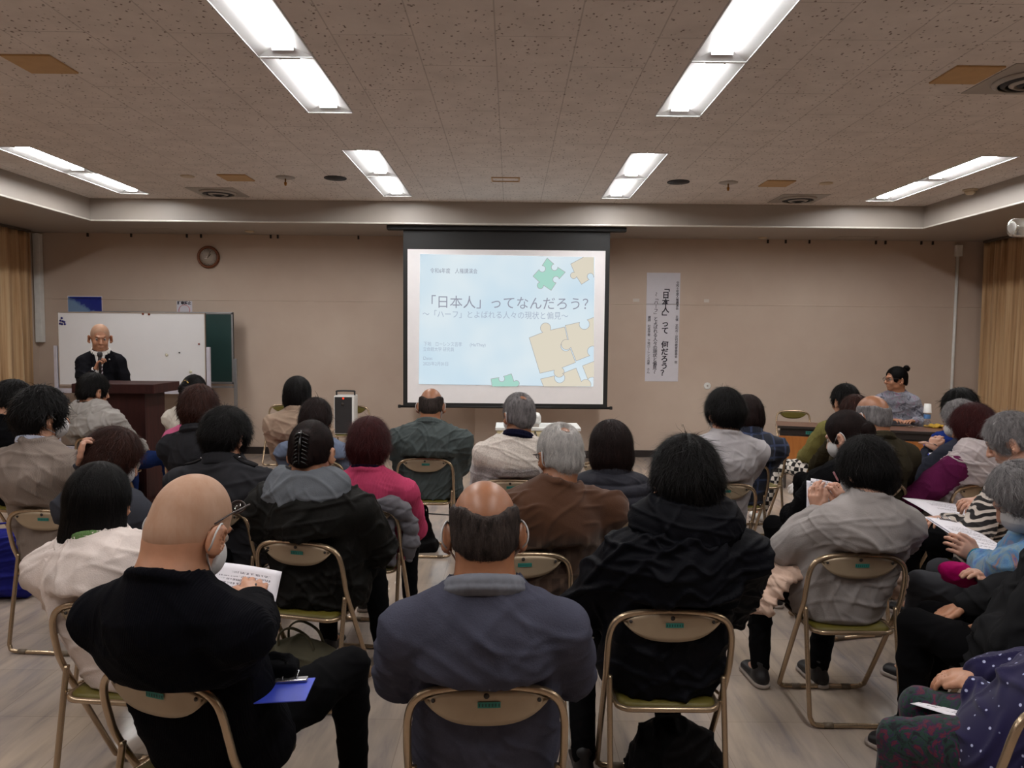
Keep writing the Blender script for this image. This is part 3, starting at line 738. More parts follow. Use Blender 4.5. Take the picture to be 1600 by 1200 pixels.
mb = MB(); mb.box((x0-cx_-0.02, -0.015, 0.36), (x1-cx_+0.02, 0.015, 0.39), 0.004); mb.build('crossbar', m_alu, root)

YW = 9.55
m_wb = plain('whiteboard_enamel', col(214, 214, 216), 0.3, 0, 0.4, 0.02, 2); m_wf = plain('whiteboard_frame', col(196, 194, 206), 0.4, 0.2)
a = P(90, 487, YW); b = P(323, 605, YW); x0, x1, z0, z1 = a.x, b.x, b.z, a.z; cx_ = (x0+x1)/2
root = empty('whiteboard', (cx_, YW, 0)); tag(root, 'wide white mobile whiteboard behind the standing speaker', 'whiteboard')
mb = MB(); mb.box((x0-cx_, -0.01, z0), (x1-cx_, 0.01, z1)); mb.build('board', m_wb, root)
m_edge2 = plain('board_edge_tan', col(160, 146, 134), 0.4)
mb = MB()
for a_ in ((x0, z0, x1, z0+.022), (x0, z1-.012, x1, z1), (x0, z0, x0+.012, z1), (x1-.012, z0, x1, z1)): mb.box((a_[0]-cx_, -0.016, a_[1]), (a_[2]-cx_, 0.016, a_[3]), 0.003)
mb.build('frame', m_edge2, root)
for s_, x in ((-1, x0-0.035), (1, x1+0.03)):
    mb = MB(); mb.box((x-cx_-0.022, -0.02, 0.09), (x-cx_+0.022, 0.02, z0+0.52), 0.004); mb.box((x-cx_-0.025, -0.28, 0.06), (x-cx_+0.025, 0.26, 0.10), 0.005); mb.build('leg', m_wf, root)
    for y in (-0.25, 0.23):
        mb = MB(); mb.tube([(x-cx_-0.013, y, 0.03), (x-cx_+0.013, y, 0.03)], 0.03, 14); mb.build('caster', m_dark, root)
mb = MB(); mb.box((x0-cx_-0.03, -0.10, z0-0.085), (x1-cx_+0.03, 0.01, z0-0.03), 0.004); mb.build('tray', m_wf, root)
mb = MB(); mb.box((x0-cx_-0.03, -0.02, 0.17), (x1-cx_+0.03, 0.02, 0.215), 0.004); mb.build('crossbar', m_wf, root)
m_blue = plain('magnet_blue', col(36, 34, 110), 0.4)
kw = YW/F
mb = MB()
for px, py in ((96.5, 497), (94.5, 501), (98, 502), (94, 505.5), (100.5, 503), (97, 506.5), (101.5, 506.5)):
    p = P(px, py, YW-0.012); mb.lathe([(0.014, 0), (0.014, 0.005), (0, 0.006)], 10, Matrix.Translation((p.x-cx_, -0.011, p.z)) @ RX)
mb.build('dot_mark', m_blue, root)
for i, (px, py, c_, r_, nm) in enumerate(((223.5, 490.5, (110, 50, 30), .014, 'rust-coloured magnet, left of the two at the whiteboard top edge'), (233, 491, (110, 50, 30), .014, 'rust-coloured magnet, right of the two at the whiteboard top edge'), (311, 537.5, (120, 50, 40), .012, 'small dark red magnet near the right edge of the whiteboard'), (280.5, 551, (60, 54, 58), .010, 'tiny grey magnet in the right half of the whiteboard'), (260.5, 554.5, (188, 182, 160), .018, 'pale cream magnet in the right half of the whiteboard'), (298, 581, (190, 186, 160), .018, 'pale yellow magnet above the white-topped listener'))):
    p = P(px, py, YW-0.012); mb = MB(); mb.lathe([(r_, 0), (r_, 0.008), (r_*0.6, 0.012), (0, 0.012)], 14, RX); tag(mb.build('board_magnet', plain('magnet', col(*c_), 0.4), loc=(p.x, YW-0.0115, p.z)), nm, 'magnet')
# posters
m_post = mat('poster_sky', col(60, 90, 170), 0.4); v = coord(m_post); sp = N(m_post, 'ShaderNodeSeparateXYZ'); L(m_post, v, sp.inputs[0])
hgt = math_n(m_post, 'ADD', math_n(m_post, 'ADD', math_n(m_post, 'MULTIPLY', sp.outputs['Z'], 3.2), math_n(m_post, 'MULTIPLY', sp.outputs['X'], 1.9)), math_n(m_post, 'MULTIPLY', noise(m_post, v, 18, 4), 0.5))
base(m_post, ramp(m_post, hgt, [(0.30, col(120, 150, 186)), (0.42, col(84, 112, 170)), (0.46, col(40, 56, 140)), (0.8, col(30, 48, 140))]))
p = P(132.5, 484, WY-0.01); kb = WY/F; root = empty('mountain_poster', (p.x, WY, p.z)); tag(root, 'blue poster of a snowy mountain under a blue sky above the whiteboard', 'poster')
mb = MB(); mb.box((-26*kb, -0.006, -0.05), (26*kb, -0.002, 20*kb)); mb.build('print', m_post, root)
mb = MB(); mb.box((-26.8*kb, -0.004, -0.06), (26.8*kb, 0.0, 21.5*kb)); mb.build('sheet', m_paper, root)
p = P(288, 484, WY-0.01); root = empty('notice_sheet', (p.x, WY, p.z)); tag(root, 'small white notice with dark writing and a red ring above the whiteboard', 'notice')
mb = MB(); mb.box((-12*kb, -0.005, -0.16), (12*kb, -0.001, 13.5*kb)); mb.build('sheet', m_paper, root)
m_red = plain('print_red', col(196, 60, 70), 0.6)
mb = MB(); mb.tube([(8.5*kb*math.cos(t), -0.006, -1*kb+8.5*kb*math.sin(t)) for t in [i*2*math.pi/32 for i in range(32)]], 0.010, 4, True, flat=0.3); mb.build('red_ring', m_red, root)
text_mesh('notice_lettering', '駐車禁止', 5.4*kb, m_btxt, root, (0, -0.007, 8.6*kb), 'CENTER', bold=0.002)

# ------------------------------------------------------------------ lectern
m_lec = mat('lectern_mahogany', col(84, 40, 34), 0.55, 0, 0.2); v = coord(m_lec, scale=(1, 1, 0.15)); base(m_lec, ramp(m_lec, noise(m_lec, v, 22, 5, 0.6), [(0.3, col(40, 18, 18)), (0.7, col(60, 29, 26))]))
YL = 7.1; root = empty('lectern', (P(185, 700, YL).x, YL, 0)); tag(root, 'dark mahogany lectern in front of the standing speaker', 'lectern')
lx = root.location.x; top = P(200, 600, YL).z; xr = P(243, 600, YL).x-lx; xl = -0.42; xc = P(223, 650, YL).x-lx
mb = MB(); mb.box((xl, -0.03, top-0.09), (xr, 0.52, top-0.0), 0.006); mb.build('desktop', m_lec, root)
mb = MB(); mb.box((xl+0.12, 0.05, 0.06), (xc, 0.08, top-0.09), 0.004); mb.build('front_panel', m_lec, root)
for x in (xl+0.12, xc-0.025):
    mb = MB(); mb.box((x, 0.081, 0.06), (x+0.025, 0.46, top-0.09), 0.003); mb.build('side_panel', m_lec, root)
mb = MB(); mb.box((xl+0.08, 0.0, 0), (xc+0.04, 0.48, 0.06), 0.006); mb.build('plinth', m_lec, root)

# ------------------------------------------------------------------ speaker table
m_tab = mat('table_wood', col(166, 102, 48), 0.4, 0, 0.4); v = coord(m_tab, scale=(0.12, 1, 1)); base(m_tab, ramp(m_tab, noise(m_tab, coord(m_tab, scale=(1, 1, 0.1)), 16, 5, 0.6), [(0.3, col(150, 88, 38)), (0.7, col(178, 114, 56))]))
m_ttop = plain('table_top_brown', col(112, 78, 62), 0.3, 0, 0.5, 0.05); m_tedge = plain('table_edge_black', col(40, 34, 32), 0.4); m_tleg = plain('table_leg_grey', col(96, 92, 90), 0.35, 0.7)
TA = P(1215, 659, 8.25); TB = P(1478, 672, 7.75); tz = 0.72; TA.z = TB.z = 0
tdir = (TB-TA).normalized(); trz = math.atan2(tdir.y, tdir.x)
m_cyan = plain('label_teal', col(40, 130, 118), 0.6); m_cyan2 = plain('label_ink', col(20, 70, 66), 0.6)
def table(loc, W, label):
    root = empty('folding_table', loc, trz); tag(root, label, 'table')
    mb = MB(); mb.box((0, 0.0, tz-0.028), (W, 0.48, tz), 0.006); mb.build('tabletop', m_ttop, root)
    mb = MB(); mb.box((0.0, -0.004, tz-0.03), (W, 0.006, tz-0.002), 0.003); mb.build('edge_band', m_tedge, root)
    mb = MB(); mb.box((0.03, 0.03, tz-0.12), (W-0.03, 0.45, tz-0.105)); mb.box((0.03, 0.03, tz-0.10), (W-0.03, 0.045, tz-0.03)); mb.build('shelf', m_tedge, root)
    mb = MB(); mb.box((0.02, 0.008, 0.17), (W-0.02, 0.024, tz-0.115), 0.003); mb.build('modesty_panel', m_tab, root)
    for x in (0.10, W-0.10):
        mb = MB(); mb.tube([(x, 0.42, tz-0.12), (x, 0.42, 0.05), (x, 0.38, 0.016), (x, 0.10, 0.016), (x, 0.06, 0.05), (x, 0.06, tz-0.12)], 0.014, 10); mb.build('leg', m_tleg, root)
    mb = MB(); mb.box((0.30, 0.020, tz-0.088), (0.50, 0.029, tz-0.055)); lb = mb.build('label_sticker', m_cyan, root)
    mb = MB()
    for i in range(9): mb.box((0.315+i*0.019, 0.0185, tz-0.080), (0.327+i*0.019, 0.0195, tz-0.064))
    mb.build('label_marks', m_cyan2, lb)
    return root
table(TA, 1.78, 'long folding table with an orange wood front, in front of the bespectacled guest')
t2 = TA+tdir*1.80; table(t2, 1.78, 'second folding table continuing the speaker table towards the right curtain')
def on_table(px, py): return Pz(px, py, tz)
# things on the table
p = on_table(1448, 668); root = empty('water_bottle', p); tag(root, 'clear plastic water bottle with a blue label on the speaker table', 'bottle')
m_pet = clear('pet_plastic', 0.22)
mb = MB(); mb.lathe([(0.030, 0.001), (0.033, 0.01), (0.032, 0.05), (0.034, 0.06), (0.032, 0.07), (0.034, 0.15), (0.026, 0.18), (0.013, 0.195), (0.012, 0.21)], 24); mb.build('bottle_body', m_pet, root)
mb = MB(); mb.lathe([(0.0345, 0.10), (0.0352, 0.102), (0.0352, 0.145), (0.0345, 0.147)], 24); mb.build('bottle_label', plain('label_blue', col(90, 140, 200), 0.4), root)
root = empty('paper_cup_stack', (p.x, p.y, tz+0.165)); tag(root, 'white paper cup upturned over the water bottle on the speaker table', 'cup')
mb = MB(); mb.lathe([(0.042, 0.0), (0.044, 0.004), (0.041, 0.008), (0.034, 0.10), (0.030, 0.10), (0.0, 0.098)], 28); mb.build('cup_body', m_white, root)
p = on_table(1467, 668); mb = MB()
mb.grid(lambda u, w: ((u-0.5)*0.24+0.01*math.sin(w*5), (w-0.5)*0.16, 0.012+0.022*math.sin(u*math.pi)*(0.6+0.4*math.sin(w*7+u*3))+0.006*math.sin(u*23)), 24, 16)
o = mb.build('folded_cloth', cloth('cloth_yellow', col(226, 190, 96), 'fleece')); o.location = p; md = o.modifiers.new('t', 'SOLIDIFY'); md.thickness = 0.018; tag(o, 'folded yellow cloth at the right end of the speaker table', 'cloth')
p = on_table(1400, 666); root = empty('laptop', (p.x, p.y+0.02, tz), trz); tag(root, 'flat dark laptop lying closed on the speaker table before the guest', 'laptop')
mb = MB(); mb.box((-0.17, -0.02, 0.001), (0.17, 0.22, 0.014), 0.004); mb.build('base', m_dark, root)
mb = MB(); mb.box((-0.17, -0.02, 0.015), (0.17, 0.22, 0.022), 0.003); mb.build('lid', plain('laptop_lid', col(60, 60, 66), 0.3, 0.5), root)
p = on_table(1424, 668); root = empty('eyeglass_case', p, 0.3); tag(root, 'small pale plastic case on the speaker table beside the bottle', 'case')
mb = MB(); mb.box((-0.06, -0.03, 0.0), (0.06, 0.03, 0.022), 0.01, seg=3); mb.build('case_body', m_pet, root)

# ------------------------------------------------------------------ projector on its trolley
YC = 7.3
m_cream = plain('trolley_cream', col(214, 200, 160), 0.45); a = P(774, 668, YC); b = P(908, 668, YC); cxx = (a.x+b.x)/2; hwid = (b.x-a.x)/2; zt_ = a.z
root = empty('projector_trolley', (cxx, YC, 0)); tag(root, 'cream metal projector trolley with drawers below the screen', 'trolley')
mb = MB(); mb.box((-hwid, 0.0, zt_-0.03), (hwid, 0.45, zt_), 0.006); mb.build('top', m_white, root)
mb = MB(); mb.box((-hwid+0.015, 0.015, 0.12), (hwid-0.015, 0.44, zt_-0.03), 0.004); mb.build('body', m_cream, root)
for i in range(3):
    zz = zt_-0.05-i*0.19; mb = MB(); mb.box((-hwid+0.03, 0.0, zz-0.16), (hwid-0.03, 0.02, zz), 0.005); d = mb.build('drawer', m_cream, root)
    mb = MB(); mb.tube([(-0.06, 0.0, zz-0.06), (-0.06, -0.02, zz-0.06), (0.06, -0.02, zz-0.06), (0.06, 0.0, zz-0.06)], 0.005, 8); mb.build('handle', m_tleg, d)
for x in (-hwid+0.05, hwid-0.05):
    for y in (0.05, 0.40):
        mb = MB(); mb.tube([(x-0.012, y, 0.03), (x+0.012, y, 0.03)], 0.03, 14); mb.tube([(x, y, 0.04), (x, y, 0.12)], 0.008, 8); mb.build('caster', m_dark, root)
pa = P(812, 668, YC); pb = P(846, 668, YC); pw = (pb.x-pa.x)/2
root = empty('projector', ((pa.x+pb.x)/2, YC+0.06, zt_)); tag(root, 'white rounded video projector standing on the cream trolley', 'projector')
fl = Fld((-0.16, -0.03, -0.01), (0.16, 0.32, 0.16), 0.006); fl.rbox((0, 0.14, 0.072), (pw, 0.13, 0.052), rad=0.03); finish(fl, 'casing', m_white, root)
mb = MB(); mb.box((-pw*0.8, 0.004, 0.0), (pw*0.8, 0.25, 0.03), 0.004); mb.build('foot_base', m_grille, root)
mb = MB(); mb.tube([(pw*0.4, 0.262, 0.075), (pw*0.4, 0.29, 0.075)], 0.03, 20); mb.build('lens', m_dark, root)
mb = MB(); mb.tube([(-0.02, 0.02, zt_-0.1), (0.0, -0.03, zt_-0.03), (0.04, -0.06, zt_-0.15), (0.12, -0.07, 0.35), (0.15, -0.06, 0.02), (0.1, -0.4, 0.006), (-0.5, -0.5, 0.006), (-1.4, -0.3, 0.006)], 0.006, 6)
o = mb.build('power_cable', m_dark, loc=(P(836, 668, YC).x, YC, 0)); tag(o, 'black cable running from the projector down to the floor', 'cable')

# ------------------------------------------------------------------ folding chairs
m_tubem = plain('chair_tube', col(176, 154, 128), 0.26, 0.75, 0.5, 0.05); m_panel = plain('chair_back_plate', col(164, 146, 122), 0.42, 0.35, 0.5, 0.05)
m_olive = plain('olive_vinyl', col(96, 86, 30), 0.5, 0, 0.4, 0.06, 30, 0.2); m_rub = plain('rubber', col(50, 44, 40), 0.8); m_foot = plain('foot_sleeve', col(110, 96, 80), 0.6)
def arc(cx, cy, cz, r, a0, a1, n, plane='xz'):
    out = []
    for i in range(n+1):
        t = a0+(a1-a0)*i/n
        out.append((cx+r*math.cos(t), cy, cz+r*math.sin(t)))
    return out
def spline(pts, n=6):
    pts = [Vector(p) for p in pts]; out = []
    for i in range(len(pts)-1):
        p0, p1, p2, p3 = pts[max(i-1, 0)], pts[i], pts[i+1], pts[min(i+2, len(pts)-1)]
        for k_ in range(n):
            t = k_/n; out.append(0.5*((2*p1)+(p2-p0)*t+(2*p0-5*p1+4*p2-p3)*t*t+(3*p1-p0-3*p2+p3)*t**3))
    out.append(pts[-1]); return out
def make_chair():
    root = empty('folding_chair')
    W = 0.212
    half = [(0.0, -0.178, 0.757), (0.09, -0.177, 0.754), (0.155, -0.174, 0.742), (0.192, -0.170, 0.715), (0.208, -0.163, 0.670), (W, -0.146, 0.60), (W, -0.115, 0.51), (0.210, 0.0, 0.30), (0.205, 0.135, 0.06), (0.198, 0.155, 0.028), (0.165, 0.162, 0.013), (0.0, 0.162, 0.013)]
    r_ = spline(half, 6); l_ = [Vector((-p.x, p.y, p.z)) for p in r_]
    mb = MB(); mb.tube(r_+l_[::-1][1:-1], 0.0112, 10, True); mb.build('back_frame', m_tubem, root)
    half = [(0.199, -0.112, 0.505), (0.199, -0.14, 0.36), (0.199, -0.19, 0.09), (0.193, -0.2, 0.035), (0.16, -0.205, 0.013), (0.0, -0.205, 0.013)]
    r_ = spline(half, 6); l_ = [Vector((-p.x, p.y, p.z)) for p in r_]
    mb = MB(); mb.tube(r_+l_[::-1][1:], 0.0105, 10); mb.build('rear_leg_frame', m_tubem, root)
    # seat ring
    sx, y0, y1, z = 0.176, -0.165, 0.205, 0.408; R_ = 0.05; ring = []
    for (cx, cy, a0) in ((sx-R_, y1-R_, 0), (-sx+R_, y1-R_, 90), (-sx+R_, y0+R_, 180), (sx-R_, y0+R_, 270)):
        for i in range(6):
            t = math.radians(a0+90*i/5); ring.append(Vector((cx+R_*math.cos(t), cy+R_*math.sin(t), z)))
    mb = MB(); mb.tube(ring, 0.0105, 8, True)
    for s_ in (-1, 1): mb.tube([(s_*sx, -0.10, z), (s_*0.2, -0.125, z+0.01)], 0.006, 6); mb.tube([(s_*sx, 0.05, z), (s_*0.21, -0.06, z)], 0.006, 6)
    mb.build('seat_frame', m_tubem, root)
    # seat pad
    mb = MB(); n = 12; sc = lambda p, k_: Vector((p.x*k_, 0.02+(p.y-0.02)*k_, 0)); prof = [(0.93, -0.012), (0.965, 0.0), (0.96, 0.010), (0.90, 0.018), (0.6, 0.021), (0.2, 0.021)]
    vs_ = []; fs = []; m_ = len(ring)
    for k_, dz in prof:
        for p in ring: q = sc(p, k_); vs_.append((q.x, q.y, z+dz))
    for i in range(len(prof)-1):
        for j in range(m_): fs.append([i*m_+j, i*m_+(j+1) % m_, (i+1)*m_+(j+1) % m_, (i+1)*m_+j])
    fs.append(list(range(m_))); fs.append([(len(prof)-1)*m_+j for j in range(m_)]); mb.add(vs_, fs, True); mb.build('seat', m_olive, root)
    # backrest plate: metal shell behind, olive pad in front
    def back(u, w, off):
        x = (u-0.5)*2; xw = 0.178; topz = 0.752-0.038*abs(x)**3.2; botz = 0.655+0.058*x*x*x*x+0.028*x*x; zz = topz+(botz-topz)*w
        yy = -0.172+0.012*(1-x*x)*0-0.020*(1-x*x)+0.010*(0.75-zz)*4 + off
        return (x*xw, yy+0.02*(1-x*x)*0.4, zz)
    mb = MB(); mb.grid(lambda u, w: back(u, w, -0.001), 20, 6); o = mb.build('backrest', m_panel, root); md = o.modifiers.new('t', 'SOLIDIFY'); md.thickness = 0.006
    mb = MB(); mb.grid(lambda u, w: back(0.03+0.94*u, 0.06+0.88*w, 0.012), 16, 6); o2 = mb.build('backrest_pad', m_olive, root); md = o2.modifiers.new('t', 'SOLIDIFY'); md.thickness = 0.012
    mb = MB(); mb.grid(lambda u, w: back(0.5+0.17*(u-0.5)+0.02, 0.30+0.17*w, -0.0105), 6, 2); lb = mb.build('label_sticker', m_cyan, o)
    mb = MB()
    for i in range(7): mb.grid(lambda u, w, i=i: back(0.5+0.17*((i+0.3+0.45*u)/7-0.5)+0.02, 0.34+0.09*w, -0.0115), 1, 1)
    mb.build('label_marks', m_cyan2, o)
    mb = MB()
    for x in (-0.14, 0.14): p = back(0.5+x/0.356, 0.25, -0.010); mb.lathe([(0.006, 0), (0.005, 0.003), (0, 0.004)], 10, Matrix.Translation(p) @ RX)
    p = back(0.5, 0.13, -0.010); mb.lathe([(0.008, 0), (0.006, 0.003), (0, 0.003)], 10, Matrix.Translation(p) @ RX); mb.build('screw', m_rub, o)
    for x in (-0.12, 0.12):
        mb = MB(); mb.tube([(x-0.02, 0.162, 0.013), (x+0.02, 0.162, 0.013)], 0.0128, 10); mb.build('rubber_foot', m_foot, root)
        mb = MB(); mb.tube([(x-0.02, -0.205, 0.013), (x+0.02, -0.205, 0.013)], 0.0128, 10); mb.build('rubber_foot', m_foot, root)
    return root
chair0 = make_chair(); chair_used = [False]
def place_chair(x, y, rz, label):
    o = chair0 if not chair_used[0] else copy_tree(chair0); chair_used[0] = True
    o.location = (x, y, 0); o.rotation_euler = (0, 0, rz); return tag(o, label, 'folding chair', 'folding chairs in the hall')
# ------------------------------------------------------------------ people
def skin_mat(name, c, mott=0.0):
    m = mat(name, c, 0.42, 0, 0.45); b = bsdf(m); b.inputs['Subsurface Weight'].default_value = 0.12; b.inputs['Subsurface Radius'].default_value = (0.012, 0.005, 0.003); b.inputs['Subsurface Scale'].default_value = 1.0
    v = coord(m); base(m, ramp(m, noise(m, v, 22, 4), [(0.3, scale_c(c, 0.9)), (0.7, scale_c(c, 1.08))])); bump(m, noise(m, v, 330, 2), 0.15, 0.0006); return m
SK = {'mid': skin_mat('skin', col(176, 126, 98)), 'tan': skin_mat('skin_tan', col(146, 98, 70)), 'pale': skin_mat('skin_pale', col(190, 144, 122))}
def hair_mat(name, c, c2=None, s_=0.5, sc=60):
    m = mat(name, c, 0.55, 0, 0.12); c2 = c2 or scale_c(c, 1.6); v = coord(m, scale=(1, 1, 0.25))
    base(m, ramp(m, noise(m, v, sc, 4, 0.7), [(0.5-0.5*s_+0.05, c), (0.5+0.5*s_-0.05, c2)])); bump(m, noise(m, v, 220, 3, 0.7), 0.7 if 'cropped' not in name else 0.15, 0.003 if 'cropped' not in name else 0.001); return m
HM = {'black': hair_mat('hair_black', col(8, 7, 7), col(17, 14, 14)), 'dark': hair_mat('hair_dark_brown', col(18, 11, 11), col(38, 24, 22)),
      'brown': hair_mat('hair_brown', col(32, 17, 14), col(62, 34, 26)), 'maroon': hair_mat('hair_maroon', col(42, 13, 15), col(72, 26, 27)),
      'grey': hair_mat('hair_grey', col(78, 74, 76), col(150, 146, 146)), 'white': hair_mat('hair_white', col(150, 146, 144), col(206, 202, 198)),
      'pepper': hair_mat('hair_salt_pepper', col(28, 23, 22), col(74, 64, 60)), 'buzz': hair_mat('hair_cropped', col(160, 122, 98), col(178, 148, 128), 0.6, 14)}
m_mask = cloth('mask_cloth', col(222, 220, 220), 'weave', 0.03, 0.8); m_eye = mat('eye_white', col(150, 140, 132), 0.3); m_iris = mat('iris_dark', col(30, 20, 16), 0.15); m_lip = mat('lips', col(168, 96, 84), 0.5)
m_gls = plain('spectacle_frame', col(40, 26, 24), 0.3); m_shoe = plain('shoe_black', col(28, 26, 28), 0.5, 0, 0.4); m_sole = plain('shoe_sole', col(150, 138, 130), 0.6)
m_lens = clear('lens_clear', 0.07)

def V3(*a): return Vector(a)
def lerp(a, b, t): return a+(b-a)*t
def cols(M): return [[M[i][j] for j in range(3)] for i in range(3)]

def ik(S, W, l1, l2, pole):
    d = W-S; D = d.length
    if D > (l1+l2)*0.995: W = S+d.normalized()*(l1+l2)*0.995; d = W-S; D = d.length
    u = d.normalized(); a = (l1*l1-l2*l2+D*D)/(2*D); h = math.sqrt(max(l1*l1-a*a, 0)); p = pole-u*pole.dot(u); p.normalize()
    return S+u*a+p*h, W

def add_hand(fl, W, d, palm, thumb_side, s=1.0, curl=0.5, spread=1.0, thumb=0.5):
    """wrist, pointing direction, direction the palm faces, thumb side vector"""
    d = d.normalized(); n = (palm-d*palm.dot(d)).normalized(); t = thumb_side-d*thumb_side.dot(d)-n*thumb_side.dot(n); t = t.normalized()
    kn = W+d*0.085*s
    fl.ecap(W+d*0.012*s, kn-d*0.012*s, t, (0.027*s, 0.018*s), (0.040*s, 0.014*s), 0.008)
    for i, (o, ln, r) in enumerate(((0.030, 0.070, .0092), (0.0105, 0.079, .0094), (-0.0105, 0.073, .0090), (-0.030, 0.058, .0080))):
        p = W+d*(0.080-0.006*(i == 3)-0.004*(i == 0))*s+t*o*s; q = (d+t*o*2.2*spread).normalized(); c = curl*(0.9+0.1*i); pts = [p]; ang = 0.25*c
        for f_, a_ in ((0.46, 0.0), (0.30, 0.9*c), (0.24, 0.7*c)):
            ang += a_+0.15*c; pts.append(pts[-1]+(q*math.cos(ang)+n*math.sin(ang))*ln*f_*s)
        fl.line(pts, [r*s*1.05, r*s, r*s*0.92, r*s*0.82], 0.003)
    b0 = W+d*0.022*s+t*0.026*s; p1 = b0+(d*0.75+t*0.62+n*0.35*thumb).normalized()*0.036*s; p2 = p1+(d*0.85+t*0.25*(1-thumb)+n*0.55*thumb-t*0.2*thumb).normalized()*0.032*s; p3 = p2+(d*0.9+n*0.5*thumb-t*0.3*thumb).normalized()*0.024*s
    fl.line([b0, p1, p2, p3], [0.015*s, 0.0125*s, 0.0105*s, 0.009*s], 0.008)
    return kn

HAIR = {  # thickness, nape z, ear cover, strand length, strand count, extra
 'short':   dict(t=.017, nape=-.070, ear=0, L=.040, lift=.35),
 'thick':   dict(t=.027, nape=-.085, ear=0, L=.050, lift=.45),
 'bob':     dict(t=.026, nape=-.125, ear=1, L=.055, lift=.12),
 'cut':     dict(t=.023, nape=-.095, ear=1, L=.055, lift=.34),
 'long':    dict(t=.016, nape=-.30, ear=1, L=.075, lift=.03),
 'tied':    dict(t=.012, nape=-.060, ear=0, L=.045, lift=.03),
 'bald':    dict(t=.006, nape=-.080, ear=0, L=.030, lift=.10),
 'buzz':    dict(t=.0012, nape=-.070, ear=0, L=.0, lift=.0),
 'thin':    dict(t=.013, nape=-.075, ear=0, L=.030, lift=.20),
}
mbz = HM['buzz']; bs_c = bsdf(mbz).inputs['Base Color'].links[0].from_socket; tcg = N(mbz, 'ShaderNodeTexCoord'); spg = N(mbz, 'ShaderNodeSeparateXYZ'); L(mbz, tcg.outputs['Generated'], spg.inputs[0])
base(mbz, mixc(mbz, ramp(mbz, spg.outputs['Z'], [(0.05, (0, 0, 0, 1)), (0.45, (1, 1, 1, 1))]), col(176, 126, 98), bs_c))
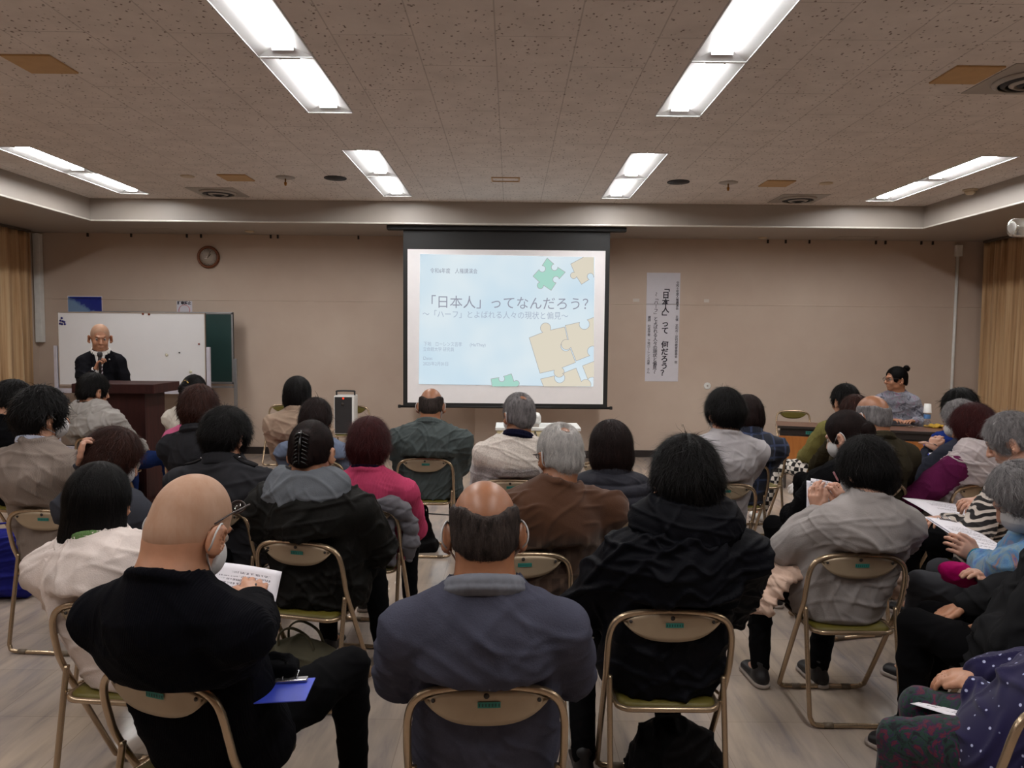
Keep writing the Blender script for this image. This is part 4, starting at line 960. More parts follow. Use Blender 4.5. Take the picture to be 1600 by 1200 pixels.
def build_hair(style, m, s, HM4, parent, near, seed, extra=None, bump_lo=None):
    h = HAIR[style]; t = h['t']; hh = (0.0034 if near else 0.005)
    lo, hi = (-.16, -.19, -.20), (.16, .15, .19)
    if style == 'long': lo = (-.17, -.20, -.34)
    if extra in ('topknot', 'bunback'): lo = (-.16, -.24, -.20); hi = (.16, .15, .21)
    fl = Fld(lo, hi, hh)
    fl.ell((0, -.014, .016), (.077+t, .097+t, .098+t), k=0)
    if style == 'bob': fl.ell((0, -.028, -.050), (.086+t*.75, .076+t, .086), k=0.03); fl.ell((0, -.030, -.105), (.066+t*.6, .060+t*.8, .040), k=0.02)
    if style == 'cut': fl.ell((0, -.030, -.030), (.082+t*.7, .078+t, .075), k=0.03); fl.ell((0, -.042, -.080), (.056+t*.3, .050+t*.5, .055), k=0.03)
    if style == 'thick': fl.ell((0, -.035, -.01), (.076+t, .080+t, .085), k=0.02); fl.ell((0, -.045, -.065), (.062, .060, .055), k=0.03)
    if style == 'long':
        fl.ecap((0, -.030, .0), (0, -.038, -.22), (1, 0, 0), (.094, .084), (.120, .062), 0.03); fl.plane((0, 0, -.232), (0, .1, -1))
    if style in ('short', 'thin', 'bald', 'tied', 'buzz'): fl.ell((0, -.035, -.035), (.068+t, .072+t, .07), k=0.02)
    # open the face, ears and nape
    fl.ell((0, .125, -.035), (.094, .088, .115), k=0.006, sub=True)
    fl.ell((0, .10, -.13), (.11, .10, .09), k=0.006, sub=True)
    if h['ear'] == 0:
        for s_ in (-1, 1): fl.ell((s_*.098, .006, -.030), (.036, .034, .042), k=0.006, sub=True); fl.ell((s_*.085, -.002, -.085), (.045, .045, .045), k=0.008, sub=True)
    if style in ('bald', 'thin', 'short'):
        for s_ in (-1, 1): fl.ell((s_*.088, -.055, -.105), (.050, .055, .055), k=0.012, sub=True)
    if style == 'bald': fl.ell((0, -.040, .100), (.100, .112, .068), k=0.016, sub=True); fl.ell((.004, -.105, .058), (.050, .045, .034), k=0.018, sub=True); fl.ell((0, .05, .10), (.075, .10, .075), k=.006, sub=True); fl.plane((0, .03, 0), (0, 1, 0))
    if style == 'thin': fl.ell((.004, -.080, .106), (.028, .036, .026), k=0.018, sub=True)
    if style not in ('long', 'thick', 'cut', 'bob', 'buzz'): fl.plane((0, -.06, h['nape']), (0, .25, -1))
    if extra == 'topknot': fl.ell((0, -.115, .105), (.028, .030, .030), k=0.012)
    if extra == 'bunback': fl.ell((0, -.118, -.012), (.050, .034, .044), k=0.012)
    if extra == 'clip':
        fl.ecap((0, -.115, .045), (0, -.110, -.06), (1, 0, 0), (.030, .022), (.038, .024), 0.02); 
    if extra == 'pony': fl.line([(0, -.125, .045), (0, -.14, .0), (0, -.125, -.09), (0, -.115, -.17)], [.022, .034, .036, .020], 0.02)
    V, Q = fl.extract(); V = relax(V, Q, 1); G = fl.grad(V); r = np.random.RandomState(seed)
    # lock-like relief that follows the fall of the hair
    az = np.arctan2(V[:, 0], -(V[:, 1]+.01)); el = V[:, 2]
    amp = {'long': .0012, 'buzz': 0, 'bald': .0014, 'tied': .0012}.get(style, .0042)
    rel = sum(np.sin(az*f_+r.uniform(0, 6)+el*r.uniform(-14, 14)+1.5*np.sin(el*r.uniform(15, 40)+az*3)) for f_ in (9, 17, 29))/3
    V = V+G*(rel*amp)[:, None]
    faces = Q; ns = 0
    # strands
    if h['L'] > 0:
        cnt = {'long': 9000, 'bald': 8000}.get(style, 10000) if near else 2200
        if style in ('bald', 'thin'):
            rad_ = V-np.array([0, -.01, -.01]); rad_ /= np.linalg.norm(rad_, axis=1, keepdims=True); okv = (rad_*fl.grad(V)).sum(1) > .72; Qs = Q[okv[Q].all(1)]
        else: Qs = Q
        idx = r.randint(0, len(Qs), cnt); pk = V[Qs[idx]]; w = r.dirichlet((1, 1, 1, 1), cnt)[:, :, None]; p = (pk*w).sum(1)
        ok = fl.grad(p); keep = np.ones(cnt, bool)
        crown = np.array([0.01, -.04, .13]); seg = 5; Lh = h['L']*r.uniform(.6, 1.3, cnt)[:, None]; pts = [p]; q = p.copy()
        jit = r.normal(size=(cnt, 3))*(0.35 if h['lift'] > 0.1 else (0.5 if style == 'bald' else 0.08)); lift = h['lift']*r.uniform(0.1, 1.0, cnt)[:, None]; fly = (r.uniform(size=cnt) < .05)[:, None]; lift = np.where(fly, lift*2.2+.12, lift); clump = np.sin(p@r.normal(size=(3, 3))*90)*.22; jit = jit+(clump if style != 'long' else clump*.15)
        if style == 'bald': lift = lift*0.6
        for k_ in range(seg):
            g_ = fl.grad(q); away = q-crown; away[:, 2] -= 0.08; away[:, 2] *= 1.0
            if extra in ('bunback', 'clip', 'pony', 'topknot'): tgt = np.array([0, -.12, .10 if extra == 'topknot' else 0.0]); away = tgt-q
            t_ = away/(np.linalg.norm(away, axis=1, keepdims=True)+1e-6)+jit; t_ = t_-g_*(t_*g_).sum(1, keepdims=True); t_ /= np.linalg.norm(t_, axis=1, keepdims=True)+1e-6
            q = q+(t_+g_*lift)*Lh/seg
            dd = fl.val(q); q = q+g_*np.where(dd < 0.0008, 0.0010-dd, 0)[:, None]
            pts.append(q.copy())
        wd = (0.0009 if near else 0.0020); A = []; nv = len(V)
        side = np.cross(pts[1]-pts[0], ok); side /= np.linalg.norm(side, axis=1, keepdims=True)+1e-9
        for k_, pp in enumerate(pts): ww = wd*(1-k_/seg*0.85); A += [pp-side*ww, pp+side*ww]
        S_ = np.stack(A, 1).reshape(-1, 3); b_ = nv+np.arange(cnt)*(2*(seg+1)); qs = []
        for k_ in range(seg): qs.append(np.stack([b_+2*k_, b_+2*k_+1, b_+2*k_+3, b_+2*k_+2], 1))
        V = np.concatenate([V, S_]); faces = np.concatenate([Q]+qs)
    Vn = V*s; Mx = np.array(HM4.to_3x3()); Vn = Vn@Mx.T+np.array(HM4.translation)
    return link('hair', np_mesh('hair', Vn, faces), parent, m)

seed_counter = [100]
def person(label, head, Yh, hip, yaw=0.0, hyaw=0.0, hpitch=8.0, hroll=0.0, hair=('short', 'black'), hx=None, skin='mid', s=None, bw=1.0, bd=1.0,
           top=None, collar='crew', collar_m=None, sleeve=1.0, loose=0.0, fold=0.006, legs=None, leg_pose='sit', wrists=None, elbows=None, hands=None,
           mask=False, glasses=None, near=False, shoes='plain', sh_drop=0.0, hem=0.43, stand=False, group='seated listeners', grid=None, neck_m=None, show_hand=False, shoulder_w=0.185, shift=(0, 0), knees=None, feet=None, detail=None, skip_legs=False, seat_cut=True, sleeves_m=None, hood_m=None, nw=1.12, hood_dz=0.0):
    """head = (px, py top, width in px); hip = floor point (x, y) under the hips; yaw turns the body (degrees, + is to the left)"""
    seed_counter[0] += 1; sd = seed_counter[0]
    style, hc = hair[0], hair[1]; hextra = hair[2] if len(hair) > 2 else None
    px, pyt, wpx = head; th = math.atan((px-800)/F); tH = HAIR[style]['t']
    if s is None: s = min(1.20, max(0.98, wpx/F*Yh*math.cos(th)/(2*(0.079+tH))))
    root = empty('person', (hip[0], hip[1], 0), math.radians(yaw)); tag(root, label, 'person', group)
    inv = Matrix.Rotation(-math.radians(yaw), 3, 'Z')
    def Lc(p): return inv @ (Vector(p)-Vector((hip[0], hip[1], 0)))
    topw = P(px, pyt, Yh); Cw = topw-V3(0, 0, (0.110+tH)*s); C_ = Lc(Cw)
    R = Matrix.Rotation(math.radians(hyaw), 3, 'Z') @ Matrix.Rotation(-math.radians(hpitch), 3, 'X') @ Matrix.Rotation(math.radians(hroll), 3, 'Y')
    H4 = Matrix.Translation(C_) @ R.to_4x4() ; Hm = cols(R)
    def hp(x, y, z): return C_+R @ (V3(x, y, z)*s)
    Rn = Matrix.Rotation(math.radians(hyaw*0.4), 3, 'Z') @ Matrix.Rotation(-math.radians(hpitch*0.7), 3, 'X')
    NB = C_+Rn @ (V3(0, -.034, -.139)*s)+V3(0, 0, -sh_drop)      # base of the neck
    if not stand: HP = V3(0, 0.025, 0.515)
    else: HP = V3(0, 0, 0.90)
    NB.x *= 0.85
    # spine
    lean = NB-HP
    CH = HP+lean*0.72+V3(0, -0.035, 0); WS = HP+lean*0.34+V3(0, -0.02, 0)
    side = V3(1, 0, 0)
    tw = (NB.x)*0.0
    sw = shoulder_w*bw
    SC = NB+V3(0, -0.005, -0.055)
    SL_ = SC+V3(-sw, 0.01, -0.062); SR_ = SC+V3(sw, 0.01, -0.062)
    # arms
    if wrists is None: wrists = ((-0.10, 0.30, 0.60), (0.10, 0.30, 0.60)) if not stand else ((-0.3, 0.05, 0.85), (0.3, 0.05, 0.85))
    def wp(w): return Lc(P(w[1], w[2], w[3])) if isinstance(w[0], str) else V3(*w)
    WL, WR = wp(wrists[0]), wp(wrists[1])
    if False: pass
    pl = elbows or ((-0.5, -0.5, -0.6), (0.5, -0.5, -0.6))
    ul, fl_len = 0.275*max(1, s*.97), 0.245*max(1, s*.97)
    EL, WL = ik(SL_, WL, ul, fl_len, V3(*pl[0])); ER, WR = ik(SR_, WR, ul, fl_len, V3(*pl[1]))
    # legs
    KL = V3(-0.13, 0.40, 0.50); KR = V3(0.13, 0.40, 0.50); AL = V3(-0.14, 0.36, 0.09); AR = V3(0.14, 0.36, 0.09); HL, HR = HP+V3(-.095, 0.02, -.005), HP+V3(.095, 0.02, -.005)
    if stand: KL = V3(-.1, .02, .48); KR = V3(.1, .02, .48); AL = V3(-.11, -.01, .09); AR = V3(.11, -.01, .09); HL = HP+V3(-.09, 0, -.03); HR = HP+V3(.09, 0, -.03)
    if knees: KL, KR = wp(knees[0]), wp(knees[1])
    if feet: AL, AR = wp(feet[0]), wp(feet[1])
    # ---- body: one continuous skin
    hb = grid or (0.006 if near else 0.008)
    if show_hand: hb = 0.0048
    allp = [C_+V3(0, 0, .13*s), C_-V3(0, 0, .2), EL, ER, WL, WR, KL, KR, AL, AR, SL_, SR_, C_+V3(-.12, .14, 0)*s, C_+V3(.12, -.14, 0)*s]
    lo = [min(p[i] for p in allp)-0.13 for i in range(3)]; hi = [max(p[i] for p in allp)+0.13 for i in range(3)]; lo[2] = max(lo[2], 0.0)
    lo[1] = min(lo[1], -0.25); hi[2] = C_.z+0.16*s
    B = Fld(lo, hi, hb)
    B.ell(hp(0, -.012, .012), V3(.077, .097, .098)*s, Hm, 0)
    B.ell(hp(0, -.032, -.038), V3(.067, .069, .070)*s, Hm, 0.02)
    B.ell(hp(0, .022, -.045), V3(.061, .068, .080)*s, Hm, 0.02)
    B.ell(hp(0, .056, -.103), V3(.030, .026, .022)*s, Hm, 0.02)
    for q in (-1, 1):
        B.ell(hp(q*.036, .060, -.045), V3(.024, .024, .026)*s, Hm, 0.015)
        B.ell(hp(q*.045, .015, -.082), V3(.016, .032, .022)*s, Hm, 0.02)
        B.ell(hp(q*.031, .101, -.008), V3(.019, .016, .013)*s, Hm, 0.008, sub=True)
        # ear
        e = Matrix.Rotation(math.radians(-q*34), 3, 'Z'); em = cols(R @ e)
        B.ell(hp(q*.092, -.014, -.024), V3(.0095, .024, .037)*s, em, 0.006); B.ell(hp(q*.085, -.002, -.052), V3(.008, .011, .013)*s, Hm, 0.005)
        B.ell(hp(q*.101, -.004, -.020), V3(.006, .012, .021)*s, em, 0.003, sub=True)
    B.line([hp(-.030, .083, .014), hp(-.012, .087, .012), hp(.012, .087, .012), hp(.030, .083, .014)], 0.010*s, 0.012)
    B.line([hp(0, .088, .002), hp(0, .102, -.026), hp(0, .110, -.042)], [.0075*s, .0095*s, .012*s], 0.008)
    for q in (-1, 1): B.cap(hp(q*.012, .100, -.044), hp(q*.010, .098, -.046), .0085*s, k=.006)
    B.line([hp(-.020, .080, -.076), hp(0, .088, -.072), hp(.020, .080, -.076)], .0065*s, .005); B.line([hp(-.017, .079, -.083), hp(0, .086, -.084), hp(.017, .079, -.083)], .0065*s, .005)
    B.line([hp(-.022, .083, -.0795), hp(0, .0945, -.0778), hp(.022, .083, -.0795)], .002*s, .002, sub=True)
    B.ecap(hp(0, -.028, -.060), NB+V3(0, 0, .01), R @ V3(1, 0, 0), (.054*s*nw, .056*s*nw), (.060*s*nw, .062*s*nw), .03)
    B.ecap(NB+V3(0, 0, 0), CH, side, (.07, .06), (.125*bw, .085*bd), .05); B.ecap(CH, WS, side, (.125*bw, .085*bd), (.115*bw, .085*bd), .04); B.ecap(WS, HP, side, (.115*bw, .085*bd), (.13*bw, .10*bd), .04)
    for S_, E_, W_ in ((SL_, EL, WL), (SR_, ER, WR)):
        B.cap(NB+V3(0, 0, -.03), S_, .040, .040, .04); B.line([S_, lerp(S_, E_, .9), E_], [.042, .035, .034], .02); B.line([E_, lerp(E_, W_, .3), W_], [.035, .036, .0245*s], .012)
    if not skip_legs:
        for H_, K_, A_ in ((HL, KL, AL), (HR, KR, AR)): B.line([H_, K_], [.070, .048], .03); B.line([K_, lerp(K_, A_, .3), A_], [.046, .046, .032], .02); B.line([A_, A_+V3(0, .10, -.05)], [.032, .025], .02)
    HDS = hands or [None, None]
    for i, (E_, W_) in enumerate(((EL, WL), (ER, WR))):
        q = (-1, 1)[i]; hd_ = HDS[i]; fd = (W_-E_).normalized()
        if hd_ is None: d_ = (fd+V3(-q*.3, .2, -.15)).normalized(); pm = V3(0, 0, -1); ts = V3(-q, 0.2, 0); cu = .45; thb = .4
        else: d_, pm, ts, cu, thb = [V3(*a_) if isinstance(a_, tuple) else a_ for a_ in hd_]
        add_hand(B, W_, d_, pm, ts, max(1.0, s*0.98), cu, 1.0, thb)
    if not stand: B.rbox((0, -.150-.25, .52), (.40, .25, .252), rad=.02, k=.01, sub=True)
    body = finish(B, 'body', SK[skin], root, smooth=1)
    # eyes, brows, lips
    mb = MB(); mb.m = 0
    for q in (-1, 1):
        c_ = hp(q*.031, .0775, -.008); Mx = Matrix.Translation(c_) @ R.to_4x4()
        mb.m = 0; mb.lathe([(.0125*s*math.sin(a_), .0125*s*math.cos(a_)) for a_ in [math.pi*k_/10 for k_ in range(11)]], 14, Mx); 
        mb.m = 1; mb.lathe([(.0055*s, 0), (.004*s, .0015*s), (0, .002*s)], 12, Matrix.Translation(hp(q*.031, .0895, -.009)) @ R.to_4x4() @ Matrix.Rotation(-math.pi/2, 4, 'X'))
        mb.m = 2; mb.tube([hp(q*.018, .0945, .014), hp(q*.032, .0935, .019), hp(q*.047, .083, .014)], [.0018*s, .0022*s, .001*s], 6)
    mb.build('eyes_and_brows', [m_eye, m_iris, HM[hc if hc in ('black', 'dark', 'grey', 'white', 'brown') else 'pepper']], root)
    build_hair(style, HM[hc], s, H4, root, near, sd, hextra)
    # ---- upper garment
    g = top['m']; th_ = 0.014+loose; ht = grid or (0.007 if near else 0.010)
    G_ = Fld((lo[0]-.02, lo[1]-.05, hem-0.03), (hi[0]+.02, hi[1], max(C_.z-.02, SL_.z+.12)), ht)
    nk = NB+V3(0, 0, -0.02)
    G_.ecap(NB+V3(0, -.01, -.085), CH, side, (.110*bw+th_, .075*bd+th_), (.160*bw+th_, .110*bd+th_), .05)
    G_.ecap(CH, WS, side, (.160*bw+th_, .110*bd+th_), (.152*bw+th_, .112*bd+th_), .05)
    bot = HP+V3(0, 0, -0.02) if not stand else HP+V3(0, 0, -.06)
    G_.ecap(WS, bot, side, (.152*bw+th_, .112*bd+th_), (.170*bw+th_, .128*bd+th_), .05)
    A_f = G_
    if sleeves_m is not None: A_f = Fld((lo[0]-.02, lo[1]-.05, max(0.3, min(EL.z, ER.z, WL.z, WR.z)-.1)), (hi[0]+.02, hi[1], SL_.z+.12), ht)
    for S_, E_, W_, q in ((SL_, EL, WL, -1), (SR_, ER, WR, 1)):
        G_.line([NB+V3(q*.040, -.012, -.040), lerp(NB+V3(q*.04, -.012, -.04), S_, .55)+V3(0, -.004, .006), S_], [.042+th_*.5, .046+th_*.6, .048+th_*.7], .04)
        A_f.line([S_, lerp(S_, E_, .5), E_], [.054+th_, .050+th_, .044+th_*1.1], .03)
        if sleeve > 0: A_f.line([E_, lerp(E_, W_, .5), lerp(E_, W_, 0.93*sleeve)], [.044+th_*1.1, .041+th_, .029+th_*.6], .02)
    if sleeves_m is not None: finish(A_f, 'sleeves', sleeves_m, root, sd+9, fold)
    if seat_cut and not stand: G_.rbox((0, 0.03, 0.28), (0.30, 0.23, 0.148), rad=.01, k=.005, sub=True)
    if not stand: G_.rbox((0, -.158-.25, .52), (.40, .25, .262), rad=.03, k=.02, sub=True)
    if stand and hem: G_.plane((0, 0, hem), (0, 0, -1))
    # neck opening
    ndir = (hp(0, -.028, -.060)-NB).normalized(); nr = (.060*s*nw+.008)
    G_.ecap(NB-ndir*.10, NB-ndir*0.0, side, (nr+.030, nr+.020), (nr+.012, nr+.012), .035)
    G_.ecap(NB+ndir*0.02, NB+ndir*.18, side, (nr, nr*1.05), (nr*1.15, nr*1.15), .008, sub=True)
    U = R @ V3(1, 0, 0); U = (side-ndir*side.dot(ndir)).normalized(); Vv = ndir.cross(U)
    def ring(r_, up_, tilt=0.02, n=30): return [NB+ndir*up_+U*math.cos(a_)*r_+Vv*math.sin(a_)*r_*1.06+ndir*tilt*(-math.sin(a_)) for a_ in [2*math.pi*i/n for i in range(n)]]
    def closed(x): return x+[x[0]]
    cm_ = collar_m or g
    if collar == 'crew': G_.line(closed(ring(nr+.006, -.002)), .0105, .008)
    if collar in ('shirt', 'stand', 'turtle'):
        Cf = Fld([min(NB[i], NB[i])-0.15 for i in range(3)], [NB[i]+0.15 for i in range(3)], 0.005)
        hgt_ = {'shirt': .034, 'stand': .045, 'turtle': .055}[collar]
        for k_ in range(6): Cf.line(closed(ring(nr+.008-.0007*k_, -.016+hgt_*k_/5)), .0080, .012)
        if collar == 'shirt':
            for k_ in range(2): Cf.line(closed(ring(nr+.014+.006*k_, .012-.016*k_)), .006, .008)
        if collar == 'turtle': Cf.line(closed(ring(nr+.008, .03)), .012, .01)
        finish(Cf, 'collar', cm_, root, sd, 0.002)
    if collar == 'hood':
        Cf = Fld((NB.x-.27, NB.y-.26, NB.z-.30), (NB.x+.27, NB.y+.2, NB.z+.13), 0.006)
        bk = CH-NB
        q_ = nr/.072
        for (rr, dz, wx, dy) in ((.024, .052, .088, .085), (.028, .018, .112, .100), (.032, -.022, .135, .112), (.032, -.064, .128, .108), (.030, -.10, .095, .098), (.026, -.135, .045, .086)):
            pts = []
            for i in range(15):
                a_ = math.pi*(i/14); x = math.cos(a_)*wx*q_; y = -math.sin(a_)*dy*q_
                zz = dz*math.sin(a_)**.7+(.045 if dz > 0 else .015)*(1-math.sin(a_))
                pts.append(NB+V3(x, y+0.035-0.02*(1-math.sin(a_)), zz-.012+hood_dz))
            Cf.line(pts, rr+(.008 if hood_m else 0), .035)
        Cf.ecap(NB-ndir*0.03, NB+ndir*.16, side, (nr, nr), (nr*1.25, nr*1.35), .02, sub=True)
        finish(Cf, 'hood', hood_m or cm_, root, sd+5, 0.012, 5, 1.2)
    up = finish(G_, top.get('name', 'sweater'), g, root, sd, fold*(1.5 if 'fleece' not in g.name and 'sweater' not in g.name else .75), 1, 1.0, detail)
    if neck_m is not None:
        Cf = Fld([NB[i]-0.12 for i in range(3)], [NB[i]+0.12 for i in range(3)], 0.005)
        for k_ in range(3): Cf.line(closed(ring(nr-.001, -.005+.012*k_)), .007, .01)
        finish(Cf, 'inner_collar', neck_m, root, sd, 0.001)
    # ---- trousers and shoes
    lm = (legs or M_TR['black'])
    T = Fld((lo[0]-.02, -.22, 0.05), (hi[0]+.02, max(KL.y, KR.y, AL.y, AR.y)+.13, HP.z+.10), ht)
    T.ecap(HP+V3(0, 0, .01), HP+V3(0, .02, -.02), side, (.165*bw, .120*bd), (.16*bw, .12*bd), .02)
    for H_, K_, A_ in ((HL, KL, AL), (HR, KR, AR)): T.line([H_, lerp(H_, K_, .5), K_], [.088, .080, .064], .03); T.line([K_, lerp(K_, A_, .3), lerp(K_, A_, .98)], [.063, .060, .046], .02)
    if seat_cut and not stand: T.rbox((0, 0.03, 0.28), (0.175, 0.215, 0.150), rad=.01, k=.004, sub=True) if min(AL.y, AR.y) > 0.24 else T.rbox((0, 0.03, 0.404), (0.178, 0.215, 0.024), rad=.004, k=.003, sub=True)
    if not stand: T.rbox((0, -.156-.25, .52), (.40, .25, .25), rad=.02, k=.01, sub=True)
    finish(T, 'trousers', lm, root, sd+1, 0.006)
    for i, A_ in enumerate((AL, AR)):
        sp_ = 'sneaker' if shoes == 'sneaker' else shoes
        S = Fld((A_.x-.09, A_.y-.11, 0.0), (A_.x+.09, A_.y+.24, .15), .0055)
        S.ecap((A_.x, A_.y-.03, .04), (A_.x, A_.y+.14, .032), side, (.036, .036), (.043, .026), .01); S.ecap((A_.x, A_.y-.01, .05), (A_.x, A_.y+.0, .105), side, (.034, .04), (.038, .042), .02)
        S.plane((0, 0, .006), (0, 0, -1)); sh = finish(S, 'shoe', (m_shoe if shoes != 'white' else m_white), root)
        S = Fld((A_.x-.09, A_.y-.11, -0.01), (A_.x+.09, A_.y+.24, .06), .0055)
        S.ecap((A_.x, A_.y-.03, .015), (A_.x, A_.y+.14, .015), side, (.041, .041), (.048, .040), .0); S.plane((0, 0, .022), (0, 0, 1)); S.plane((0, 0, .002), (0, 0, -1)); finish(S, 'sole', m_sole, sh)
    # ---- mask and glasses
    if mask:
        K = Fld([C_[i]-.16*s for i in range(3)], [C_[i]+.16*s for i in range(3)], .0045)
        K.ell(hp(0, .030, -.058), V3(.072, .084, .066)*s, Hm, 0); K.plane(hp(0, .034, 0), tuple(R @ V3(0, -1, 0))); K.plane(hp(0, 0, -.018), tuple(R @ V3(0, -.45, 1)))
        mk = finish(K, 'face_mask', m_mask, root, sd, 0.002)
        mb = MB()
        for q in (-1, 1):
            pts = spline([hp(q*.066, .045, -.034), hp(q*.082, .012, -.006), hp(q*.089, -.014, .014), hp(q*.101, -.036, -.008), hp(q*.099, -.034, -.038), hp(q*.078, -.010, -.060), hp(q*.062, .038, -.088)], 5)
            mb.tube(pts, .0024*s, 6)
        mb.build('ear_loops', m_mask, mk)
    if glasses:
        mb = MB(); oz_, oy_, rot_ = (0, 0, 0) if glasses == 'worn' else (.080, -.016, 0)
        for q in (-1, 1):
            rp = [hp(q*.032+.022*math.cos(a_), .104+oy_, -.008+oz_+.015*math.sin(a_)) for a_ in [2*math.pi*i/20 for i in range(20)]]
            mb.tube(rp, .0018*s, 6, True); mb.tube([hp(q*.054, .102+oy_, -.004+oz_), hp(q*.078, .085+oy_, 0+oz_), hp(q*.089, .02+oy_, .002+oz_*.5), hp(q*.089, -.020+oy_, -.012+oz_*.25)], .0020*s, 6)
        mb.tube([hp(-.010, .104+oy_, -.006+oz_), hp(.010, .104+oy_, -.006+oz_)], .0018*s, 6); gf = mb.build('spectacles', m_gls, root)
        mb = MB()
        for q in (-1, 1): mb.lathe([(.021*s, -.0004), (.021*s, .0004)], 20, Matrix.Translation(hp(q*.032, .104+oy_, -.008+oz_)) @ R.to_4x4() @ Matrix.Rotation(math.pi/2, 4, 'X') @ Matrix.Diagonal((1, .7, 1, 1)))
        mb.build('lens', m_lens, gf)
    info = dict(up=up, root=root, HL=HL, HR=HR, hp=hp, NB=NB, CH=CH, WS=WS, HP=HP, WL=WL, WR=WR, EL=EL, ER=ER, SL=SL_, SR=SR_, KL=KL, KR=KR, R=R, s=s, Lc=Lc, AL=AL, AR=AR)
    return info
def to_world(info, p): return Matrix.Translation(info['root'].location) @ Matrix.Rotation(info['root'].rotation_euler[2], 4, 'Z') @ Vector(p)
# ------------------------------------------------------------------ garment cloths
M_TR = {'black': cloth('trousers_black', col(26, 25, 28)), 'navy': cloth('trousers_navy', col(30, 32, 48)), 'grey': cloth('trousers_grey', col(84, 84, 88)), 'jeans': cloth('trousers_denim', col(52, 72, 122))}
def TP(name, c, kind='weave', **kw): return dict(m=cloth(name+'_cloth', c, kind, **kw), name=name)
def patt(name, kind_):
    m = mat(name, (0.5, 0.5, 0.5, 1), 0.9, 0, 0.2, 0.1); v = coord(m)
    if kind_ == 'zebra':
        w = N(m, 'ShaderNodeTexWave', wave_type='BANDS', bands_direction='Z'); setin(w, Scale=9.5, Distortion=9.0, Detail=1.5, Detail_Scale=0.9); L(m, v, w.inputs['Vector'])
        base(m, ramp(m, w.outputs['Fac'], [(0.50, col(26, 22, 22)), (0.66, col(186, 174, 164))]))
    if kind_ == 'dots':
        vo = N(m, 'ShaderNodeTexVoronoi', feature='F1'); setin(vo, Scale=34.0, Randomness=0.1); L(m, v, vo.inputs['Vector'])
        base(m, ramp(m, vo.outputs['Distance'], [(0.13, col(170, 174, 206)), (0.18, col(24, 18, 58))]))
    if kind_ == 'check':
        ch = N(m, 'ShaderNodeTexChecker'); setin(ch, Scale=26.0); ch.inputs[1].default_value = col(220, 212, 204); ch.inputs[2].default_value = col(30, 26, 28); L(m, v, ch.inputs[0]); base(m, ch.outputs[0])
    if kind_ == 'floral':
        base(m, ramp(m, noise(m, v, 17, 4, 0.7, 0.8), [(0.36, col(70, 70, 84)), (0.45, col(128, 130, 142)), (0.56, col(140, 142, 152)), (0.62, col(132, 100, 126)), (0.7, col(156, 158, 168))]))
    if kind_ == 'stripeknit':
        sp_ = N(m, 'ShaderNodeSeparateXYZ'); L(m, v, sp_.inputs[0]); nz = noise(m, v, 130, 2)
        z = math_n(m, 'ADD', sp_.outputs['Z'], math_n(m, 'MULTIPLY', nz, 0.02))
        c = ramp(m, z, [(0.58, col(150, 146, 148)), (0.68, col(188, 184, 186)), (0.72, col(150, 144, 146)), (0.84, col(140, 134, 136)), (0.865, col(204, 194, 184))]); base(m, mixc(m, 0.3, c, ramp(m, nz, [(0.35, col(110, 104, 104)), (0.65, col(214, 206, 198))]))); bump(m, nz, 0.5, 0.003)
    if kind_ == 'argyle':
        br_k = N(m, 'ShaderNodeTexBrick', offset=0.5); setin(br_k, Scale=1.0, Brick_Width=0.055, Row_Height=0.13, Mortar_Size=0.011, Mortar_Smooth=0.3); br_k.inputs['Color1'].default_value = col(44, 32, 26); br_k.inputs['Color2'].default_value = col(66, 46, 34); br_k.inputs['Mortar'].default_value = col(84, 66, 52)
        mp = coord(m, rot=(math.pi/2, 0, 0)); L(m, mp, br_k.inputs['Vector']); sp_ = N(m, 'ShaderNodeSeparateXYZ'); L(m, v, sp_.inputs[0])
        f = ramp(m, sp_.outputs['Z'], [(0.80, (1, 1, 1, 1)), (0.85, (0, 0, 0, 1))]); base(m, mixc(m, f, col(72, 44, 26), mixc(m, noise(m, v, 40, 3), br_k.outputs['Color'], col(58, 40, 30)))); bump(m, noise(m, v, 260, 2), 0.4, 0.002)
    if kind_ == 'multi':
        base(m, ramp(m, noise(m, v, 7, 3, 0.6, 1.0), [(0.3, col(62, 92, 150)), (0.42, col(84, 130, 170)), (0.52, col(112, 132, 140)), (0.6, col(66, 116, 160)), (0.68, col(150, 110, 92)), (0.76, col(72, 84, 160))])); bump(m, noise(m, v, 200, 3), 0.5, 0.003)
    if kind_ == 'plaid':
        base(m, ramp(m, noise(m, v, 24, 3, 0.6, 1.5), [(0.36, col(24, 22, 30)), (0.46, col(28, 58, 46)), (0.52, col(40, 28, 60)), (0.6, col(92, 28, 42)), (0.7, col(34, 32, 52))]))
    if kind_ == 'tartan':
        br_k = N(m, 'ShaderNodeTexBrick', offset=0.0); setin(br_k, Scale=1.0, Brick_Width=0.09, Row_Height=0.09, Mortar_Size=0.008); br_k.inputs['Color1'].default_value = col(26, 30, 44); br_k.inputs['Color2'].default_value = col(30, 34, 46); br_k.inputs['Mortar'].default_value = col(52, 62, 90)
        L(m, coord(m, rot=(math.pi/2, 0, 0)), br_k.inputs['Vector']); base(m, br_k.outputs['Color'])
    return m
m_print = mat('printed_sheet', col(222, 218, 224), 0.8, 0, 0.2); v = coord(m_print); sp = N(m_print, 'ShaderNodeSeparateXYZ'); L(m_print, v, sp.inputs[0])
row = math_n(m_print, 'FRACT', math_n(m_print, 'MULTIPLY', sp.outputs['Y'], 75.0)); rowm = ramp(m_print, row, [(0.42, (0, 0, 0, 1)), (0.46, (1, 1, 1, 1))]); wd = ramp(m_print, noise(m_print, coord(m_print, scale=(260, 75, 1)), 1.0, 2), [(0.46, (0, 0, 0, 1)), (0.52, (1, 1, 1, 1))])
